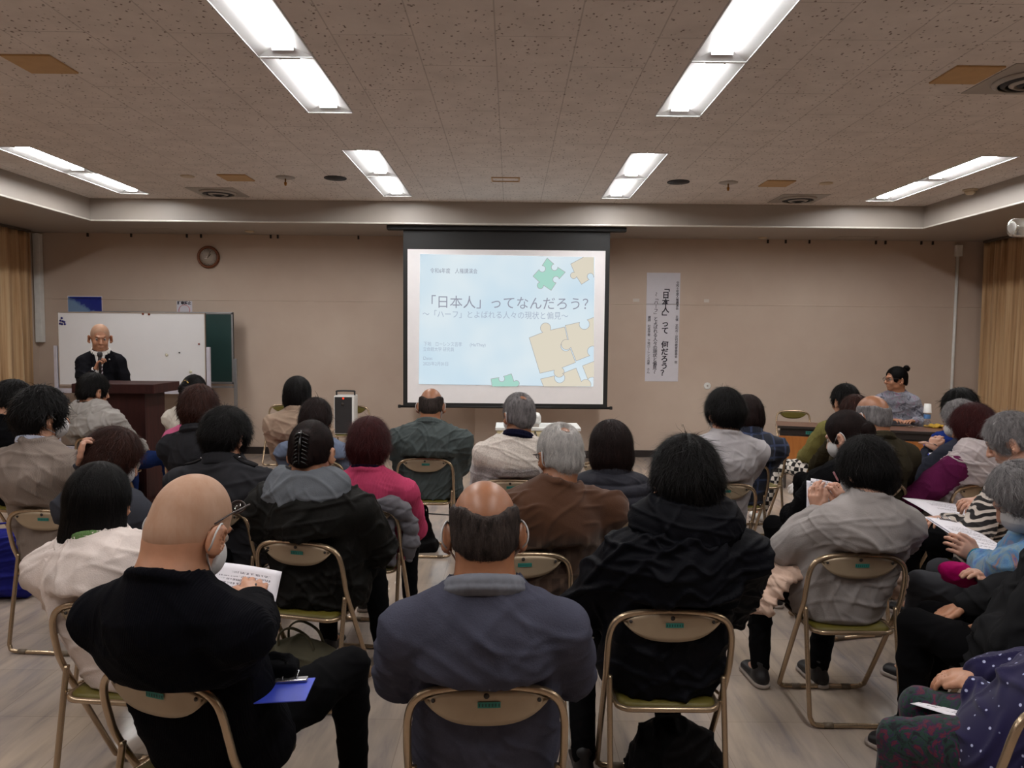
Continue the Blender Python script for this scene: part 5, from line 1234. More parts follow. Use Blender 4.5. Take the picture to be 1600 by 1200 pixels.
par = ramp(m_print, noise(m_print, coord(m_print, scale=(3, 26, 1)), 1.0, 1), [(0.44, (0, 0, 0, 1)), (0.47, (1, 1, 1, 1))])
mx = math_n(m_print, 'LESS_THAN', math_n(m_print, 'ABSOLUTE', sp.outputs['X']), 0.085); my = math_n(m_print, 'LESS_THAN', math_n(m_print, 'ABSOLUTE', sp.outputs['Y']), 0.125)
ink = math_n(m_print, 'MULTIPLY', math_n(m_print, 'MULTIPLY', mx, my), math_n(m_print, 'MULTIPLY', math_n(m_print, 'MULTIPLY', rowm, wd), par)); base(m_print, mixc(m_print, math_n(m_print, 'MULTIPLY', ink, 0.75), col(224, 220, 226), col(70, 66, 78)))
m_cblue = plain('clipboard_blue', col(60, 78, 200), 0.35); m_clip = mat('clip_steel', col(190, 190, 194), 0.25, 0.9)

def basis(c, ex, ey):
    ex = Vector(ex).normalized(); ey = Vector(ey); ey = (ey-ex*ey.dot(ex)).normalized(); ez = ex.cross(ey)
    M = Matrix((ex, ey, ez)).transposed().to_4x4(); M.translation = c; return M
def quad_basis(tl, tr_, bl):
    """matrix of a sheet from three of its corners; returns matrix, width, height"""
    w = (tr_-tl).length; h = (bl-tl).length; c = (tr_+bl)/2; return basis(c, tr_-tl, tl-bl), w, h
def sheet(name, M, w, h, label, bend=0.01, cat='paper', grp=None, m=None, lift=0.0):
    mb = MB(); mb.grid(lambda u, t: ((u-.5)*w, (t-.5)*h, bend*math.sin(u*math.pi)+bend*0.4*math.sin(t*4+u)+lift), 10, 14); mb2 = mb.build(name, m or m_print); mb2.matrix_world = M
    md = mb2.modifiers.new('t', 'SOLIDIFY'); md.thickness = 0.0012; return tag(mb2, label, cat, grp)
def clipboard(M, w, h, label, m=None):
    root = empty('clipboard'); root.matrix_world = M; tag(root, label, 'clipboard'); mb = MB(); mb.box((-w/2, -h/2, -0.004), (w/2, h/2, -0.001), 0.002); mb.build('board', m or m_cblue, root)
    mb = MB(); mb.box((-0.05, h/2-0.03, 0), (0.05, h/2-0.005, 0.008), 0.003); mb.tube([(-0.02, h/2-0.02, 0.01), (-0.02, h/2+0.012, 0.016), (0.02, h/2+0.012, 0.016), (0.02, h/2-0.02, 0.01)], 0.002, 6); mb.build('clip', m_clip, root); return root

ONLY = None
cast = []
def seat(pxc, pyt, Yt, yaw, label, chair=True):
    a = math.radians(yaw); f = (-math.sin(a), math.cos(a)); p = P(pxc, pyt, Yt); x, y = p.x+0.178*f[0], Yt+0.178*f[1]
    if chair: place_chair(x, y, a, label)
    return (x, y)

# ---- nearest rows
h = seat(245, 1078, 1.94, -20, 'brown steel folding chair under the bald man in the navy sweater, front left')
pa = person('bald masked man in a navy knit sweater, head bent over a printed sheet', (300, 746, 114), 1.96, (h[0]+.03, h[1]), -14, -5, 27, 4, ('buzz', 'buzz'), skin='mid', s=1.16, nw=1.16, bw=1.18, bd=1.12, shoulder_w=.178, top=TP('sweater', col(22, 22, 31), 'knit'), mask=True, glasses='up', near=True, loose=.012, sh_drop=-.012,
            wrists=(('p', 330, 1010, 2.42), ('p', 392, 935, 2.42)), elbows=((-1, -.5, -.7), (1, -.25, -.8)), legs=M_TR['black'], fold=.008, knees=((-.10, .40, .50), (.22, .42, .55)), feet=((-.10, .40, .09), (.24, .42, .09)), hands=(None, ((-.35, .8, .25), (-.3, 0, -1), (-1, .3, 0), .8, .8)), show_hand=True)
h = seat(760, 1100, 1.90, 2, 'brown steel folding chair under the balding man in the blue-grey sweater, nearest the camera')
pb_ = person('balding man in a blue-grey sweater with a grey collar, centre of the nearest row', (757, 749, 106), 2.02, (h[0], h[1]), 2, 3, 16, 0, ('bald', 'pepper'), skin='tan', s=1.15, nw=1.17, bw=1.12, bd=1.1, shoulder_w=.185, top=TP('sweater', col(100, 101, 116), 'fleece'), collar='shirt', collar_m=cloth('collar_grey', col(140, 142, 150), 'weave'), mask=True, near=True, loose=.014, fold=.010, elbows=((-1, -.15, -.6), (1, -.15, -.6)))
h = seat(1050, 965, 2.45, 0, 'brown steel folding chair under the person in the black hooded jacket')
pc = person('person with thick black hair in a black hooded jacket and striped track trousers', (1072, 681, 112), 2.62, (h[0], h[1]), 2, 4, 12, 0, ('thick', 'black'), s=1.14, bw=1.16, bd=1.15, shoulder_w=.185, top=TP('hooded_jacket', col(27, 28, 36), 'shell'), collar='hood', hood_dz=.03, near=True, loose=.026, fold=.016, elbows=((-1, -.2, -.6), (1, -.2, -.6)), knees=((-.24, .40, .50), (.08, .38, .50)), feet=((-.26, .10, .09), (.10, .20, .09)))
h = seat(1343, 872, 3.13, 0, 'brown steel folding chair under the woman in the loose grey sweater')
pd_ = person('woman with short black hair in a loose grey sweater, holding up a printed sheet', (1352, 682, 84), 3.28, (h[0], h[1]), 3, 24, 16, 0, ('cut', 'black'), s=1.05, bw=1.04, bd=1.1, shoulder_w=.165, top=TP('sweater', col(178, 172, 170), 'fleece'), near=True, loose=.022, fold=.012, mask=True, skin='pale',
             wrists=(('p', 1276, 800, 3.52), ('p', 1322, 792, 3.56)), elbows=((-1, -.3, -.9), (1, -.4, -.9)), hands=(((-.1, .12, 1), (1, .5, 0), (.3, -.9, .2), .5, .5), ((-.35, .1, .9), (-.3, .9, 0), (-.9, -.2, 0), .9, .8)), show_hand=True, knees=((-.22, .36, .50), (.14, .36, .50)), feet=((-.27, .22, .09), (.02, .21, .09)), hem=.45)
h = seat(464, 852, 3.25, -14, 'brown steel folding chair under the woman with the claw-clipped hair')
pe = person('woman in an olive-black coat with a grey hood, hair gathered in a black claw clip', (487, 658, 74), 3.40, (h[0]+.02, h[1]), -6, 2, 14, 0, ('tied', 'dark', 'clip'), s=1.10, bw=1.2, bd=1.12, shoulder_w=.18, top=TP('coat', col(47, 46, 44), 'shell'), collar='hood', hood_m=cloth('hood_grey_cloth', col(132, 136, 142), 'fleece'), near=True, loose=.022, fold=.014, elbows=((-1, -.25, -.7), (1, -.25, -.7)), feet=((-.1, .38, .09), (.2, .34, .09)))
h = seat(165, 950, 2.47, -6, 'brown steel folding chair under the listener in the cream hooded fleece')
pf = person('person with long straight black hair and a cream hooded fleece, near left', (155, 723, 101), 2.70, (h[0], h[1]), -8, 10, 10, 0, ('long', 'black'), s=1.08, bw=1.08, bd=1.1, top=TP('fleece_jacket', col(244, 232, 226), 'fleece'), collar='hood', hood_dz=-.035, near=True, loose=.026, fold=.016, neck_m=cloth('scarf_green', col(130, 160, 110), 'knit'), elbows=((-1, -.2, -.7), (1, -.2, -.7)))

# ---- left block
h = seat(172, 810, 3.30, -14, 'brown steel folding chair under the masked woman in the charcoal jacket')
pg = person('masked woman in a charcoal jacket looking down, one hand behind her neck', (178, 669, 78), 3.46, (h[0], h[1]), -16, -38, 26, 0, ('cut', 'brown'), s=1.04, bw=1.0, top=TP('jacket', col(84, 86, 94), 'weave'), near=True, mask=True, loose=.012, fold=.009,
            wrists=(('p', 128, 724, 3.38), (.1, .28, .62)), elbows=((-.5, .3, -1), (.8, -.4, -.6)), hands=(((.15, -.1, 1), (1, .6, 0), (.2, -1, 0), .9, .4), None), show_hand=True, skin='pale')
h = seat(68, 800, 3.80, -5, 'brown steel folding chair under the man in the taupe cardigan, far left')
ph_ = person('broad man with bushy black hair in a taupe cardigan over a pale shirt, far left', (66, 603, 80), 3.95, (h[0]-.05, h[1]), -16, -22, 4, 0, ('thick', 'black'), s=1.12, bw=1.22, bd=1.15, top=TP('cardigan', col(164, 152, 144), 'knit'), collar='crew', neck_m=cloth('shirt_pale', col(214, 220, 238), 'weave'), near=False, mask=True, loose=.018, fold=.010)
h = seat(150, 683, 6.5, -8, 'brown steel folding chair under the listener in the grey hoodie')
pi_ = person('person with black hair in a light grey hoodie and blue jeans, near the lectern', (147, 583, 47), 6.62, (h[0], h[1]), -12, -22, 10, 0, ('short', 'black'), s=1.18, bw=1.25, bd=1.1, top=TP('hoodie', col(188, 184, 180), 'fleece'), collar='hood', loose=.03, fold=.012, legs=M_TR['jeans'], sh_drop=.0, knees=((-.1, .40, .5), (.34, .34, .52)), feet=((-.1, .4, .09), (.42, .30, .09)), neck_m=cloth('scarf_black', col(24, 24, 26), 'knit'))
h = seat(2, 700, 5.2, -14, 'brown steel folding chair under the black-clad listener at the far left edge')
pt = person('person with short black hair in a black top at the far left edge', (22, 594, 43), 5.3, (h[0], h[1]), -12, -40, 14, 0, ('short', 'black'), s=1.1, bw=1.15, top=TP('jacket', col(22, 22, 26), 'weave'), loose=.02)
h = seat(330, 799, 3.86, -12, 'brown steel folding chair under the person in the dark jacket with epaulettes')
pp = person('person with shaggy black hair in a charcoal jacket with buttoned epaulettes', (355, 636, 70), 3.98, (h[0]+.03, h[1]), -6, -20, 12, 0, ('thick', 'black'), s=1.10, bw=1.28, bd=1.1, top=TP('jacket', col(72, 72, 76), 'weave'), collar='stand', near=True, loose=.022, fold=.009)
h = seat(306, 750, 4.7, -12, 'brown steel folding chair under the person in the plain black jacket, left block')
pq = person('person with brown-tinted hair in a plain charcoal jacket, behind the epauletted jacket', (312, 601, 52), 4.85, (h[0]+.02, h[1]), -8, -6, 8, 0, ('cut', 'brown'), s=1.12, bw=1.05, top=TP('jacket', col(68, 68, 72), 'weave'), collar='shirt', loose=.018)
h = seat(296, 722, 5.45, -12, 'brown steel folding chair under the pink-topped listener in the left block')
pr = person('person in a rose pink top and red skirt, half hidden behind the charcoal jackets', (318, 606, 42), 5.55, (h[0]-.05, h[1]), -8, 4, 8, 0, ('cut', 'brown'), s=1.04, bw=1.1, top=TP('sweater', col(216, 124, 160), 'knit'), loose=.02, legs=cloth('skirt_red', col(150, 26, 40)))
h = seat(296, 695, 6.3, -10, 'brown steel folding chair under the white-topped listener near the whiteboard')
ps = person('person in a white top, long black hair held by a gold clip, near the whiteboard', (304, 586, 33), 6.42, (h[0], h[1]), -8, -6, 8, 0, ('tied', 'black', 'pony'), s=1.06, bw=1.0, top=TP('blouse', col(232, 226, 216), 'weave'), loose=.018)

# ---- centre
h = seat(468, 691, 6.3, -4, 'brown steel folding chair under the woman in the beige coat')
pm = person('person with a black bob in a beige padded coat, near the portable loudspeaker', (465, 588, 42), 6.45, (h[0]-.03, h[1]), -2, 0, 4, 0, ('bob', 'black'), s=1.12, bw=1.1, bd=1.1, top=TP('coat', col(190, 170, 152), 'shell'), collar='stand', loose=.028, fold=.012)
h = seat(492, 720, 5.4, -4, 'brown steel folding chair under the person in the blue-grey cardigan')
pn_ = person('person with wavy dark hair in a blue-grey cardigan, behind the beige coat', (494, 622, 50), 5.5, (h[0], h[1]), -4, -2, 14, 0, ('cut', 'dark'), s=1.12, bw=1.15, top=TP('cardigan', col(134, 144, 164), 'knit'), loose=.018)
h = seat(562, 797, 3.92, -6, 'brown steel folding chair draped with a grey down jacket')
pk = person('woman with maroon-dyed hair in a bright pink sweater', (577, 652, 67), 4.04, (h[0]+.02, h[1]), -3, 0, 10, 0, ('cut', 'maroon'), s=1.10, bw=1.12, bd=1.05, top=TP('sweater', col(206, 92, 128), 'knit'), near=True, collar='crew', neck_m=cloth('collar_navy', col(34, 30, 58), 'weave'), loose=.012, fold=.007)
h = seat(664, 717, 5.55, 0, 'brown steel folding chair under the man in the dark grey-green jacket')
pj = person('balding masked man in a dark grey-green jacket seated before the screen', (674, 606, 41), 5.68, (h[0]+.02, h[1]), -2, 0, 16, 0, ('bald', 'pepper'), skin='tan', s=1.12, bw=1.3, bd=1.15, shoulder_w=.19, top=TP('jacket', col(100, 108, 108), 'shell'), collar='shirt', mask=True, loose=.022, fold=.010, near=True, feet=((-.14, .36, .09), (.17, .30, .09)), knees=((-.14, .4, .5), (.15, .38, .5)))
h = seat(797, 748, 4.72, 2, 'brown steel folding chair under the man in the two-tone knit')
po = person('grey-haired masked man in a two-tone light grey knit over a navy collar', (810, 614, 51), 4.86, (h[0]+.01, h[1]), 2, 26, 4, 0, ('thin', 'grey'), skin='tan', s=1.10, bw=1.18, bd=1.05, top=dict(m=patt('two_tone_knit', 'stripeknit'), name='sweater'), collar='shirt', collar_m=cloth('collar_navy_dark', col(30, 32, 58), 'knit'), mask=True, near=True, loose=.016)
h = seat(817, 870, 3.10, 6, 'brown steel folding chair under the white-haired man in the brown cardigan')
pw_ = person('white-haired masked man in a brown patterned cardigan', (874, 662, 78), 3.32, (h[0]+.06, h[1]), 8, 18, 10, 0, ('thin', 'white'), skin='tan', s=1.08, bw=1.28, bd=1.1, shoulder_w=.19, top=dict(m=patt('brown_patterned_knit', 'argyle'), name='cardigan'), mask=True, glasses='worn', near=True, loose=.02, fold=.010)
h = seat(955, 811, 3.76, 0, 'brown steel folding chair under the person in the black quilted jacket')
quilt = lambda V: .017*np.abs(np.sin(np.pi*V[:, 2]/.058))**.6-.006
pu = person('person with a smooth dark brown bob in a black quilted down jacket', (955, 657, 77), 3.92, (h[0], h[1]), 2, 0, 8, 0, ('bob', 'dark'), s=1.10, bw=1.22, bd=1.15, top=TP('down_jacket', col(70, 70, 78), 'shell'), collar='stand', near=True, loose=.022, fold=.004, detail=quilt)
h = seat(945, 722, 5.45, 0, 'brown steel folding chair standing empty in front of the quilted jacket')
h = seat(1132, 757, 4.66, 2, 'brown steel folding chair under the man in the light grey sweater')
pk2 = person('masked man with thick black hair in a light grey sweater, right of the aisle', (1132, 606, 58), 4.8, (h[0]-.01, h[1]), 4, 14, 6, 0, ('thick', 'black'), s=1.10, bw=1.18, bd=1.05, shoulder_w=.185, top=TP('sweater', col(202, 198, 200), 'fleece'), mask=True, near=True, loose=.016, fold=.010)
h = seat(1160, 723, 5.45, 4, 'brown steel folding chair under the person in the dark tartan jacket')
pl_ = person('person with dark shoulder-length hair in a navy tartan jacket, beside the grey sweater', (1168, 617, 36), 5.55, (h[0]+.04, h[1]), 4, 8, 8, 0, ('bob', 'dark'), s=1.06, bw=1.2, top=dict(m=patt('tartan_cloth', 'tartan'), name='jacket'), collar='stand', loose=.026, mask=True)
h = seat(1192, 700, 6.25, 6, 'brown steel folding chair standing empty in front of the tartan jacket')

# ---- right block
h = seat(1330, 695, 6.3, 14, 'brown steel folding chair under the person in the olive cardigan')
pW = person('person with black hair in an olive cardigan and chequered skirt, by the speaker table', (1320, 600, 37), 6.4, (h[0]-.03, h[1]), 14, 6, 8, 0, ('short', 'black'), s=1.10, bw=1.1, top=TP('cardigan', col(146, 140, 92), 'knit'), loose=.02, legs=patt('check_cloth', 'check'), knees=((-.26, .40, .52), (.05, .42, .52)), feet=((-.42, .42, .09), (-.05, .42, .09)), shoes='white')
h = seat(1345, 716, 5.65, 12, 'brown steel folding chair under the brown-haired listener in the right block')
pX = person('brown-haired person in a dark olive top, hidden behind the balding grey-haired man', (1336, 617, 38), 5.72, (h[0], h[1]), 10, 8, 8, 0, ('cut', 'brown'), s=1.02, bw=1.0, top=TP('top', col(70, 62, 44), 'knit'), loose=.01)
h = seat(1372, 757, 4.72, 8, 'brown steel folding chair under the balding man in the dark olive jacket')
pY = person('balding grey-haired masked man in a dark olive jacket', (1363, 617, 52), 4.9, (h[0]+.03, h[1]), 8, 12, 14, 0, ('bald', 'grey'), skin='tan', s=1.16, bw=1.22, bd=1.1, top=TP('jacket', col(76, 70, 56), 'weave'), mask=True, near=True, loose=.02, collar='shirt')
h = seat(1345, 790, 4.10, 12, 'brown steel folding chair under the masked woman with the hair bun')
pZ = person('masked woman with dark hair in a low bun and a black cardigan', (1322, 643, 58), 4.25, (h[0]-.02, h[1]), 16, 26, 22, 0, ('tied', 'dark', 'bunback'), s=1.10, bw=1.15, top=TP('cardigan', col(23, 22, 26), 'knit'), mask=True, near=True, loose=.02, skin='pale')
h = seat(1512, 722, 5.75, 10, 'brown steel folding chair under the black-haired listener at the far right back')
pAA = person('person with glossy black hair in a blue shirt, farthest back on the right', (1500, 607, 50), 5.85, (h[0], h[1]), 10, 10, 16, 0, ('cut', 'black'), s=1.16, bw=1.1, top=TP('shirt', col(46, 70, 140), 'weave'), loose=.014)
h = seat(1528, 740, 5.1, 14, 'brown steel folding chair under the grey-haired person in the dark navy jacket')
pAB = person('grey-haired masked person in a dark navy jacket leaning over a blue clipboard', (1500, 625, 46), 5.15, (h[0]-.05, h[1]-.05), 22, 22, 22, 0, ('short', 'grey'), s=1.04, bw=1.05, top=TP('jacket', col(76, 78, 90), 'weave'), mask=True, legs=cloth('trousers_blue', col(48, 52, 128)), loose=.016, wrists=(('p', 1455, 700, 5.25), ('p', 1470, 706, 5.2)), knees=((-.22, .40, .52), (.06, .42, .52)), skin='pale')
h = seat(1533, 760, 4.70, 14, 'brown steel folding chair under the woman in the pale hooded vest')
pAC = person('woman with maroon hair in a pale grey hooded vest over purple sleeves', (1520, 631, 59), 4.78, (h[0], h[1]), 18, 18, 16, 0, ('cut', 'maroon'), s=1.10, bw=1.22, bd=1.1, top=TP('vest', col(214, 204, 204), 'fleece'), collar='hood', near=True, loose=.022, fold=.012, sleeves_m=cloth('purple_sleeve', col(122, 50, 96), 'knit'), neck_m=cloth('purple_collar', col(84, 26, 74), 'knit'), wrists=(('p', 1452, 757, 4.95), (-.05, .36, .58)), elbows=((-1, -.1, -.6), (1, -.3, -.6)))
h = seat(1603, 803, 3.95, 18, 'brown steel folding chair under the woman in the zebra-striped cardigan')
pAD = person('grey-haired woman in a black and white zebra-striped cardigan, writing', (1580, 645, 76), 3.98, (h[0], h[1]), 26, 28, 26, 0, ('short', 'grey'), s=1.14, bw=1.1, bd=1.05, top=dict(m=patt('zebra_cloth', 'zebra'), name='cardigan'), near=True, loose=.014, glasses=None, mask=False, neck_m=cloth('black_neck', col(20, 20, 22), 'knit'), skin='pale',
              wrists=(('p', 1478, 812, 4.02), ('p', 1530, 782, 4.12)), elbows=((-.9, -.2, -.8), (.8, -.3, -.8)), hands=(((-1, .1, .1), (0, 0, -1), (0, 1, .4), .5, .6), ((-1, .1, -.05), (0, .2, -1), (0, -.8, .3), .7, .7)), show_hand=True, knees=((-.20, .40, .52), (.10, .42, .52)))
h = seat(1660, 868, 3.10, 22, 'brown steel folding chair under the grey-haired person in the blue knit, right edge')
pAE = person('grey-haired masked person in a multicoloured blue knit with teal cuffs, right edge', (1600, 722, 70), 2.92, (h[0], h[1]), 30, 34, 36, 0, ('short', 'grey'), s=1.08, bw=1.1, top=dict(m=patt('blue_multi_knit', 'multi'), name='sweater'), mask=True, near=True, loose=.014, skin='pale', legs=M_TR['grey'],
              wrists=(('p', 1528, 872, 3.28), ('p', 1560, 905, 3.0)), elbows=((-.9, -.3, -.8), (.6, -.3, -.9)), hands=(((-.6, .5, .5), (.5, .5, -.3), (.6, -.1, .9), .6, .3), None), show_hand=True, knees=((-.18, .34, .52), (.1, .40, .52)))
h = seat(1700, 960, 2.46, 20, 'brown steel folding chair under the person in the black coat, right edge')
pAF = person('person in a long black coat and dark trousers, cut off at the right edge', (1690, 700, 80), 2.5, (h[0], h[1]), 34, 20, 14, 0, ('short', 'black'), s=1.06, bw=1.2, bd=1.1, top=TP('coat', col(52, 52, 54), 'weave'), collar='stand', loose=.03, fold=.012, near=True, wrists=(('p', 1545, 985, 2.62), (-.02, .34, .58)), elbows=((-.5, .1, -.8), (.6, -.3, -.9)), knees=((-.10, .37, .55), (.10, .40, .53)), feet=((-.12, .36, .09), (.10, .38, .09)), skip_legs=False)
h = seat(1688, 1112, 1.86, 16, 'brown steel folding chair under the dotted violet blouse, bottom right corner')
pAG = person('person in a violet blouse with white dots, cut off at the bottom right corner', (1780, 820, 100), 1.98, (h[0]+.05, h[1]), 22, 20, 14, 0, ('short', 'black'), s=1.04, bw=1.10, bd=1.1, top=dict(m=patt('dotted_cloth', 'dots'), name='blouse'), near=True, loose=.022, fold=.012, legs=patt('patterned_skirt', 'plaid'), wrists=((.02, .17, .60), (.06, .30, .60)), elbows=((-.45, -.2, -1), (.6, -.3, -.9)), knees=((-.22, .24, .47), (-.02, .33, .49)), feet=((-.24, .22, .09), (-.04, .32, .09)))

# ---- the two speakers
pU = person('bald man in a dark suit and tie speaking into a microphone at the lectern', (156, 507, 27), 7.75, (P(157, 600, 7.78).x, 7.78), 204, 8, 12, 0, ('buzz', 'buzz'), s=1.14, nw=.94, bw=.92, bd=.95, shoulder_w=.175, top=TP('suit_jacket', col(42, 42, 48), 'weave'), collar='shirt', collar_m=m_white, near=True, loose=.008, stand=True, hem=.72, skin='mid', group='speakers',
            wrists=((-.20, .26, 1.02), (.02, .25, 1.31)), elbows=((-.3, -.6, -.9), (.35, -.2, -1)), hands=(None, ((-.35, .15, .9), (-.9, .1, -.35), (-.1, -1, .3), 1.0, .8)), show_hand=True)
gx = P(1410, 620, 8.2)
h = (P(1408, 660, 8.72).x, 8.78); place_chair(h[0], h[1]-.0, math.radians(160), 'brown steel folding chair under the bespectacled guest behind the table')
pV = person('man with a topknot, glasses and mottled grey sweatshirt, seated behind the table', (1400, 573, 31), 8.66, (h[0], h[1]), 158, -62, 0, 0, ('tied', 'black', 'topknot'), s=1.14, bw=1.0, shoulder_w=.165, top=dict(m=patt('mottled_cloth', 'floral'), name='sweatshirt'), near=True, loose=.02, glasses='worn', group='speakers', wrists=((-.12, .32, .76), (.12, .32, .76)))
# ------------------------------------------------------------------ things held, worn and set down
m_white_thread = plain('white_stripe', col(200, 196, 190), 0.7); m_gold = mat('gold_metal', col(200, 160, 80), 0.3, 0.9); m_pen = plain('pen_plastic', col(220, 160, 170), 0.3)
def pen(a, b, label, m):
    d = (b-a).normalized(); root = empty('pen', a); tag(root, label, 'pen'); mb = MB(); L_ = (b-a).length
    mb.tube([Vector((0, 0, 0)), d*L_*.12, d*L_*.92, d*L_], [.0012, .0042, .0045, .003], 8); mb.build('barrel', m, root); return root
# bald man, front left
M, w, hh_ = quad_basis(P(328, 876, 2.50), P(437, 892, 2.56), P(300, 1012, 2.32)); sheet('printed_sheet', M, w, hh_, 'printed white sheet held up by the bald man in the navy sweater', 0.012)
M, w, hh_ = quad_basis(Pz(415, 1062, .70), Pz(491, 1058, .705), Pz(398, 1098, .70)); clipboard(M, w, hh_, 'blue clipboard lying on the right knee of the bald man')
pen(P(396, 938, 2.38), P(400, 912, 2.44), 'dark pen in the hand of the bald man in the navy sweater', m_dark)
q = Pz(432, 1056, .70); fl = Fld((-.1, -.08, -.01), (.1, .08, .06), .006); fl.rbox((0, 0, .022), (.06, .035, .022), rad=.014); fl.line([(-.05, .0, .03), (-.02, .03, .05), (.03, .02, .045), (.055, -.02, .03)], .009, .01)
o = finish(fl, 'spectacle_pouch', cloth('pouch_black', col(30, 30, 34), 'fleece'), None, 3, .004); o.location = q; tag(o, 'soft black pouch resting on the blue clipboard of the bald man', 'pouch')
# grey-sweater woman
M, w, hh_ = quad_basis(P(1268, 747, 3.66), P(1318, 757, 3.66), P(1262, 806, 3.60)); sheet('printed_sheet', M, w, hh_, 'printed sheet in the raised hands of the woman in the loose grey sweater', 0.008)
M, w, hh_ = quad_basis(P(1263, 751, 3.68), P(1300, 756, 3.68), P(1257, 806, 3.62)); sheet('blank_sheet', M, w, hh_, 'second white sheet behind the one held by the grey-sweater woman', 0.008, m=m_paper)
pen(P(1310, 752, 3.62), P(1302, 737, 3.60), 'pink pen in the raised hand of the grey-sweater woman', m_pen)
m_coatp = cloth('coat_pinkbeige', col(222, 196, 180), 'fleece')
fl = Fld((-.48, -.1, .30), (.45, .45, .75), .008)
fl.line([(.20, .12, .60), (.29, .10, .57), (.345, .10, .53), (.34, .12, .47)], [.03, .035, .03, .015], .02)
fl.ecap((-.2, .17, .605), (.22, .17, .605), (0, 1, 0), (.10, .026), (.10, .026), .02); fl.ecap((-.19, .12, .61), (-.30, .08, .57), (0, 1, 0), (.13, .028), (.14, .03), .03); fl.ecap((-.30, .07, .57), (-.37, .03, .45), (0, 1, 0), (.16, .040), (.13, .030), .03); fl.ecap((-.24, .16, .60), (-.33, .17, .50), (1, .4, 0), (.05, .05), (.06, .035), .02)
fl.cap((-.40, -.03, .40), (-.36, .02, .50), .042, .02, .012, sub=True)
o = finish(fl, 'folded_coat', m_coatp, None, 21, .024, 2, .9, lambda V: .009*np.abs(np.sin(V[:, 0]*38+V[:, 2]*62+2*np.sin(V[:, 1]*14)))**.7-.005); o.location = pd_['root'].location; o.rotation_euler = pd_['root'].rotation_euler; tag(o, 'pale pink-beige coat bundled on the lap of the grey-sweater woman', 'coat')
# olive coat woman
M, w, hh_ = quad_basis(P(520, 832, 3.90), P(583, 842, 3.84), P(500, 862, 3.66)); sheet('printed_sheet', M, w, hh_, 'folded white papers at the right elbow of the woman with the claw clip', 0.02)
hp = pe['hp']; root = pe['root']; mb = MB()
for q in (-1, 1):
    for k_ in range(8):
        z = .055-.016*k_; mb.tube([hp(q*.004, -.142, z), hp(q*.012, -.150, z-.003), hp(q*.024, -.142, z-.010), hp(q*.032, -.125, z-.016)], [.003, .0042, .0036, .0015], 6)
mb.tube([hp(0, -.146, .065), hp(0, -.152, .0), hp(0, -.143, -.07)], [.004, .007, .004], 8); mb.build('claw_clip', mat('clip_black_gloss', col(12, 12, 13), 0.12), root)
fl = Fld((-.24, -.14, -.01), (.24, .14, .34), .008); fl.rbox((0, 0, .105), (.19, .075, .10), rad=.05); fl.ell((.0, .0, .16), (.15, .06, .07), k=.05); fl.plane((0, 0, .003), (0, 0, -1))
root = empty('cloth_bag', (P(474, 1010, 3.46).x, 3.44, 0), -.25); tag(root, 'olive-grey cloth bag with looped handles under the claw-clip woman’s chair', 'bag'); m_bago = cloth('bag_olive', col(126, 122, 106), 'weave'); finish(fl, 'bag_body', m_bago, root, 31, .02)
for y in (-.04, .05):
    mb = MB(); mb.tube(spline([(-.10, y, .19), (-.09, y-.01, .27), (-.02, y-.02, .31), (.06, y-.01, .27), (.09, y, .19)], 6), .009, 8, flat=.5); mb.build('handle', m_bago, root)
mb = MB(); mb.box((.125, -.098, .05), (.145, -.085, .085), .003); mb.build('buckle', m_clip, root)
# man before the screen: black bag
fl = Fld((-.16, -.12, -.01), (.16, .12, .36), .008); fl.ecap((0, 0, .05), (0, .0, .29), (1, 0, 0), (.115, .07), (.045, .04), .02); fl.rbox((0, 0, .04), (.12, .07, .04), rad=.03, k=.03); fl.plane((0, 0, .003), (0, 0, -1))
root = empty('black_handbag', (P(661, 830, 5.75).x, 5.72, 0)); tag(root, 'upright black bag on the floor between the legs of the chair before the screen', 'bag'); m_bagb = cloth('bag_black', col(30, 28, 30), 'shell'); finish(fl, 'bag_body', m_bagb, root, 32, .012)
mb = MB(); mb.tube(spline([(-.04, 0, .28), (-.045, 0, .34), (0, 0, .36), (.035, 0, .34), (.04, 0, .27)], 5), .007, 8); mb.build('handle', m_bagb, root)
# black backpack under the hooded jacket's chair
fl = Fld((-.26, -.17, -.01), (.28, .20, .36), .009); fl.ell((0, .0, .13), (.175, .13, .17)); fl.rbox((0, 0, .06), (.17, .12, .06), rad=.05, k=.05); fl.line([(.12, 0, .12), (.19, -.03, .03)], [.04, .02], .03); fl.plane((0, 0, .003), (0, 0, -1))
root = empty('backpack', (P(1055, 1190, 2.60).x, 2.62, 0)); tag(root, 'slumped black backpack on the floor under the hooded-jacket person’s chair', 'backpack'); finish(fl, 'bag_body', m_bagb, root, 33, .02)
mb = MB(); mb.tube(spline([(.10, -.11, .20), (.17, -.15, .13), (.19, -.14, .05), (.12, -.13, .02)], 5), .010, 8, flat=.35); mb.build('strap', m_bagb, root)
mb = MB(); mb.tube([(-.10, -.118, .13), (0, -.135, .15), (.10, -.118, .13)], .003, 6); mb.build('zip', m_dark, root)
# track trouser stripes and shoe accents of the hooded-jacket person
root = pc['root']; mb = MB()
for k_, off in enumerate((0, .016)):
    a0 = [lerp(pc['HL'], pc['KL'], t)+Vector((-.083+.004*k_, -.012, .010+off+.006*math.sin(t*40))) for t in [i/16 for i in range(5, 17)]]
    mb.tube(a0, .0045, 6); a1 = [lerp(pc['KL'], pc['AL'], t)+Vector((-.064+.010*t, -.014+off, .006*math.sin(t*30))) for t in [i/16 for i in range(2, 16)]]; mb.tube(a1, .0045, 6)
mb.build('side_stripe', m_white_thread, root)
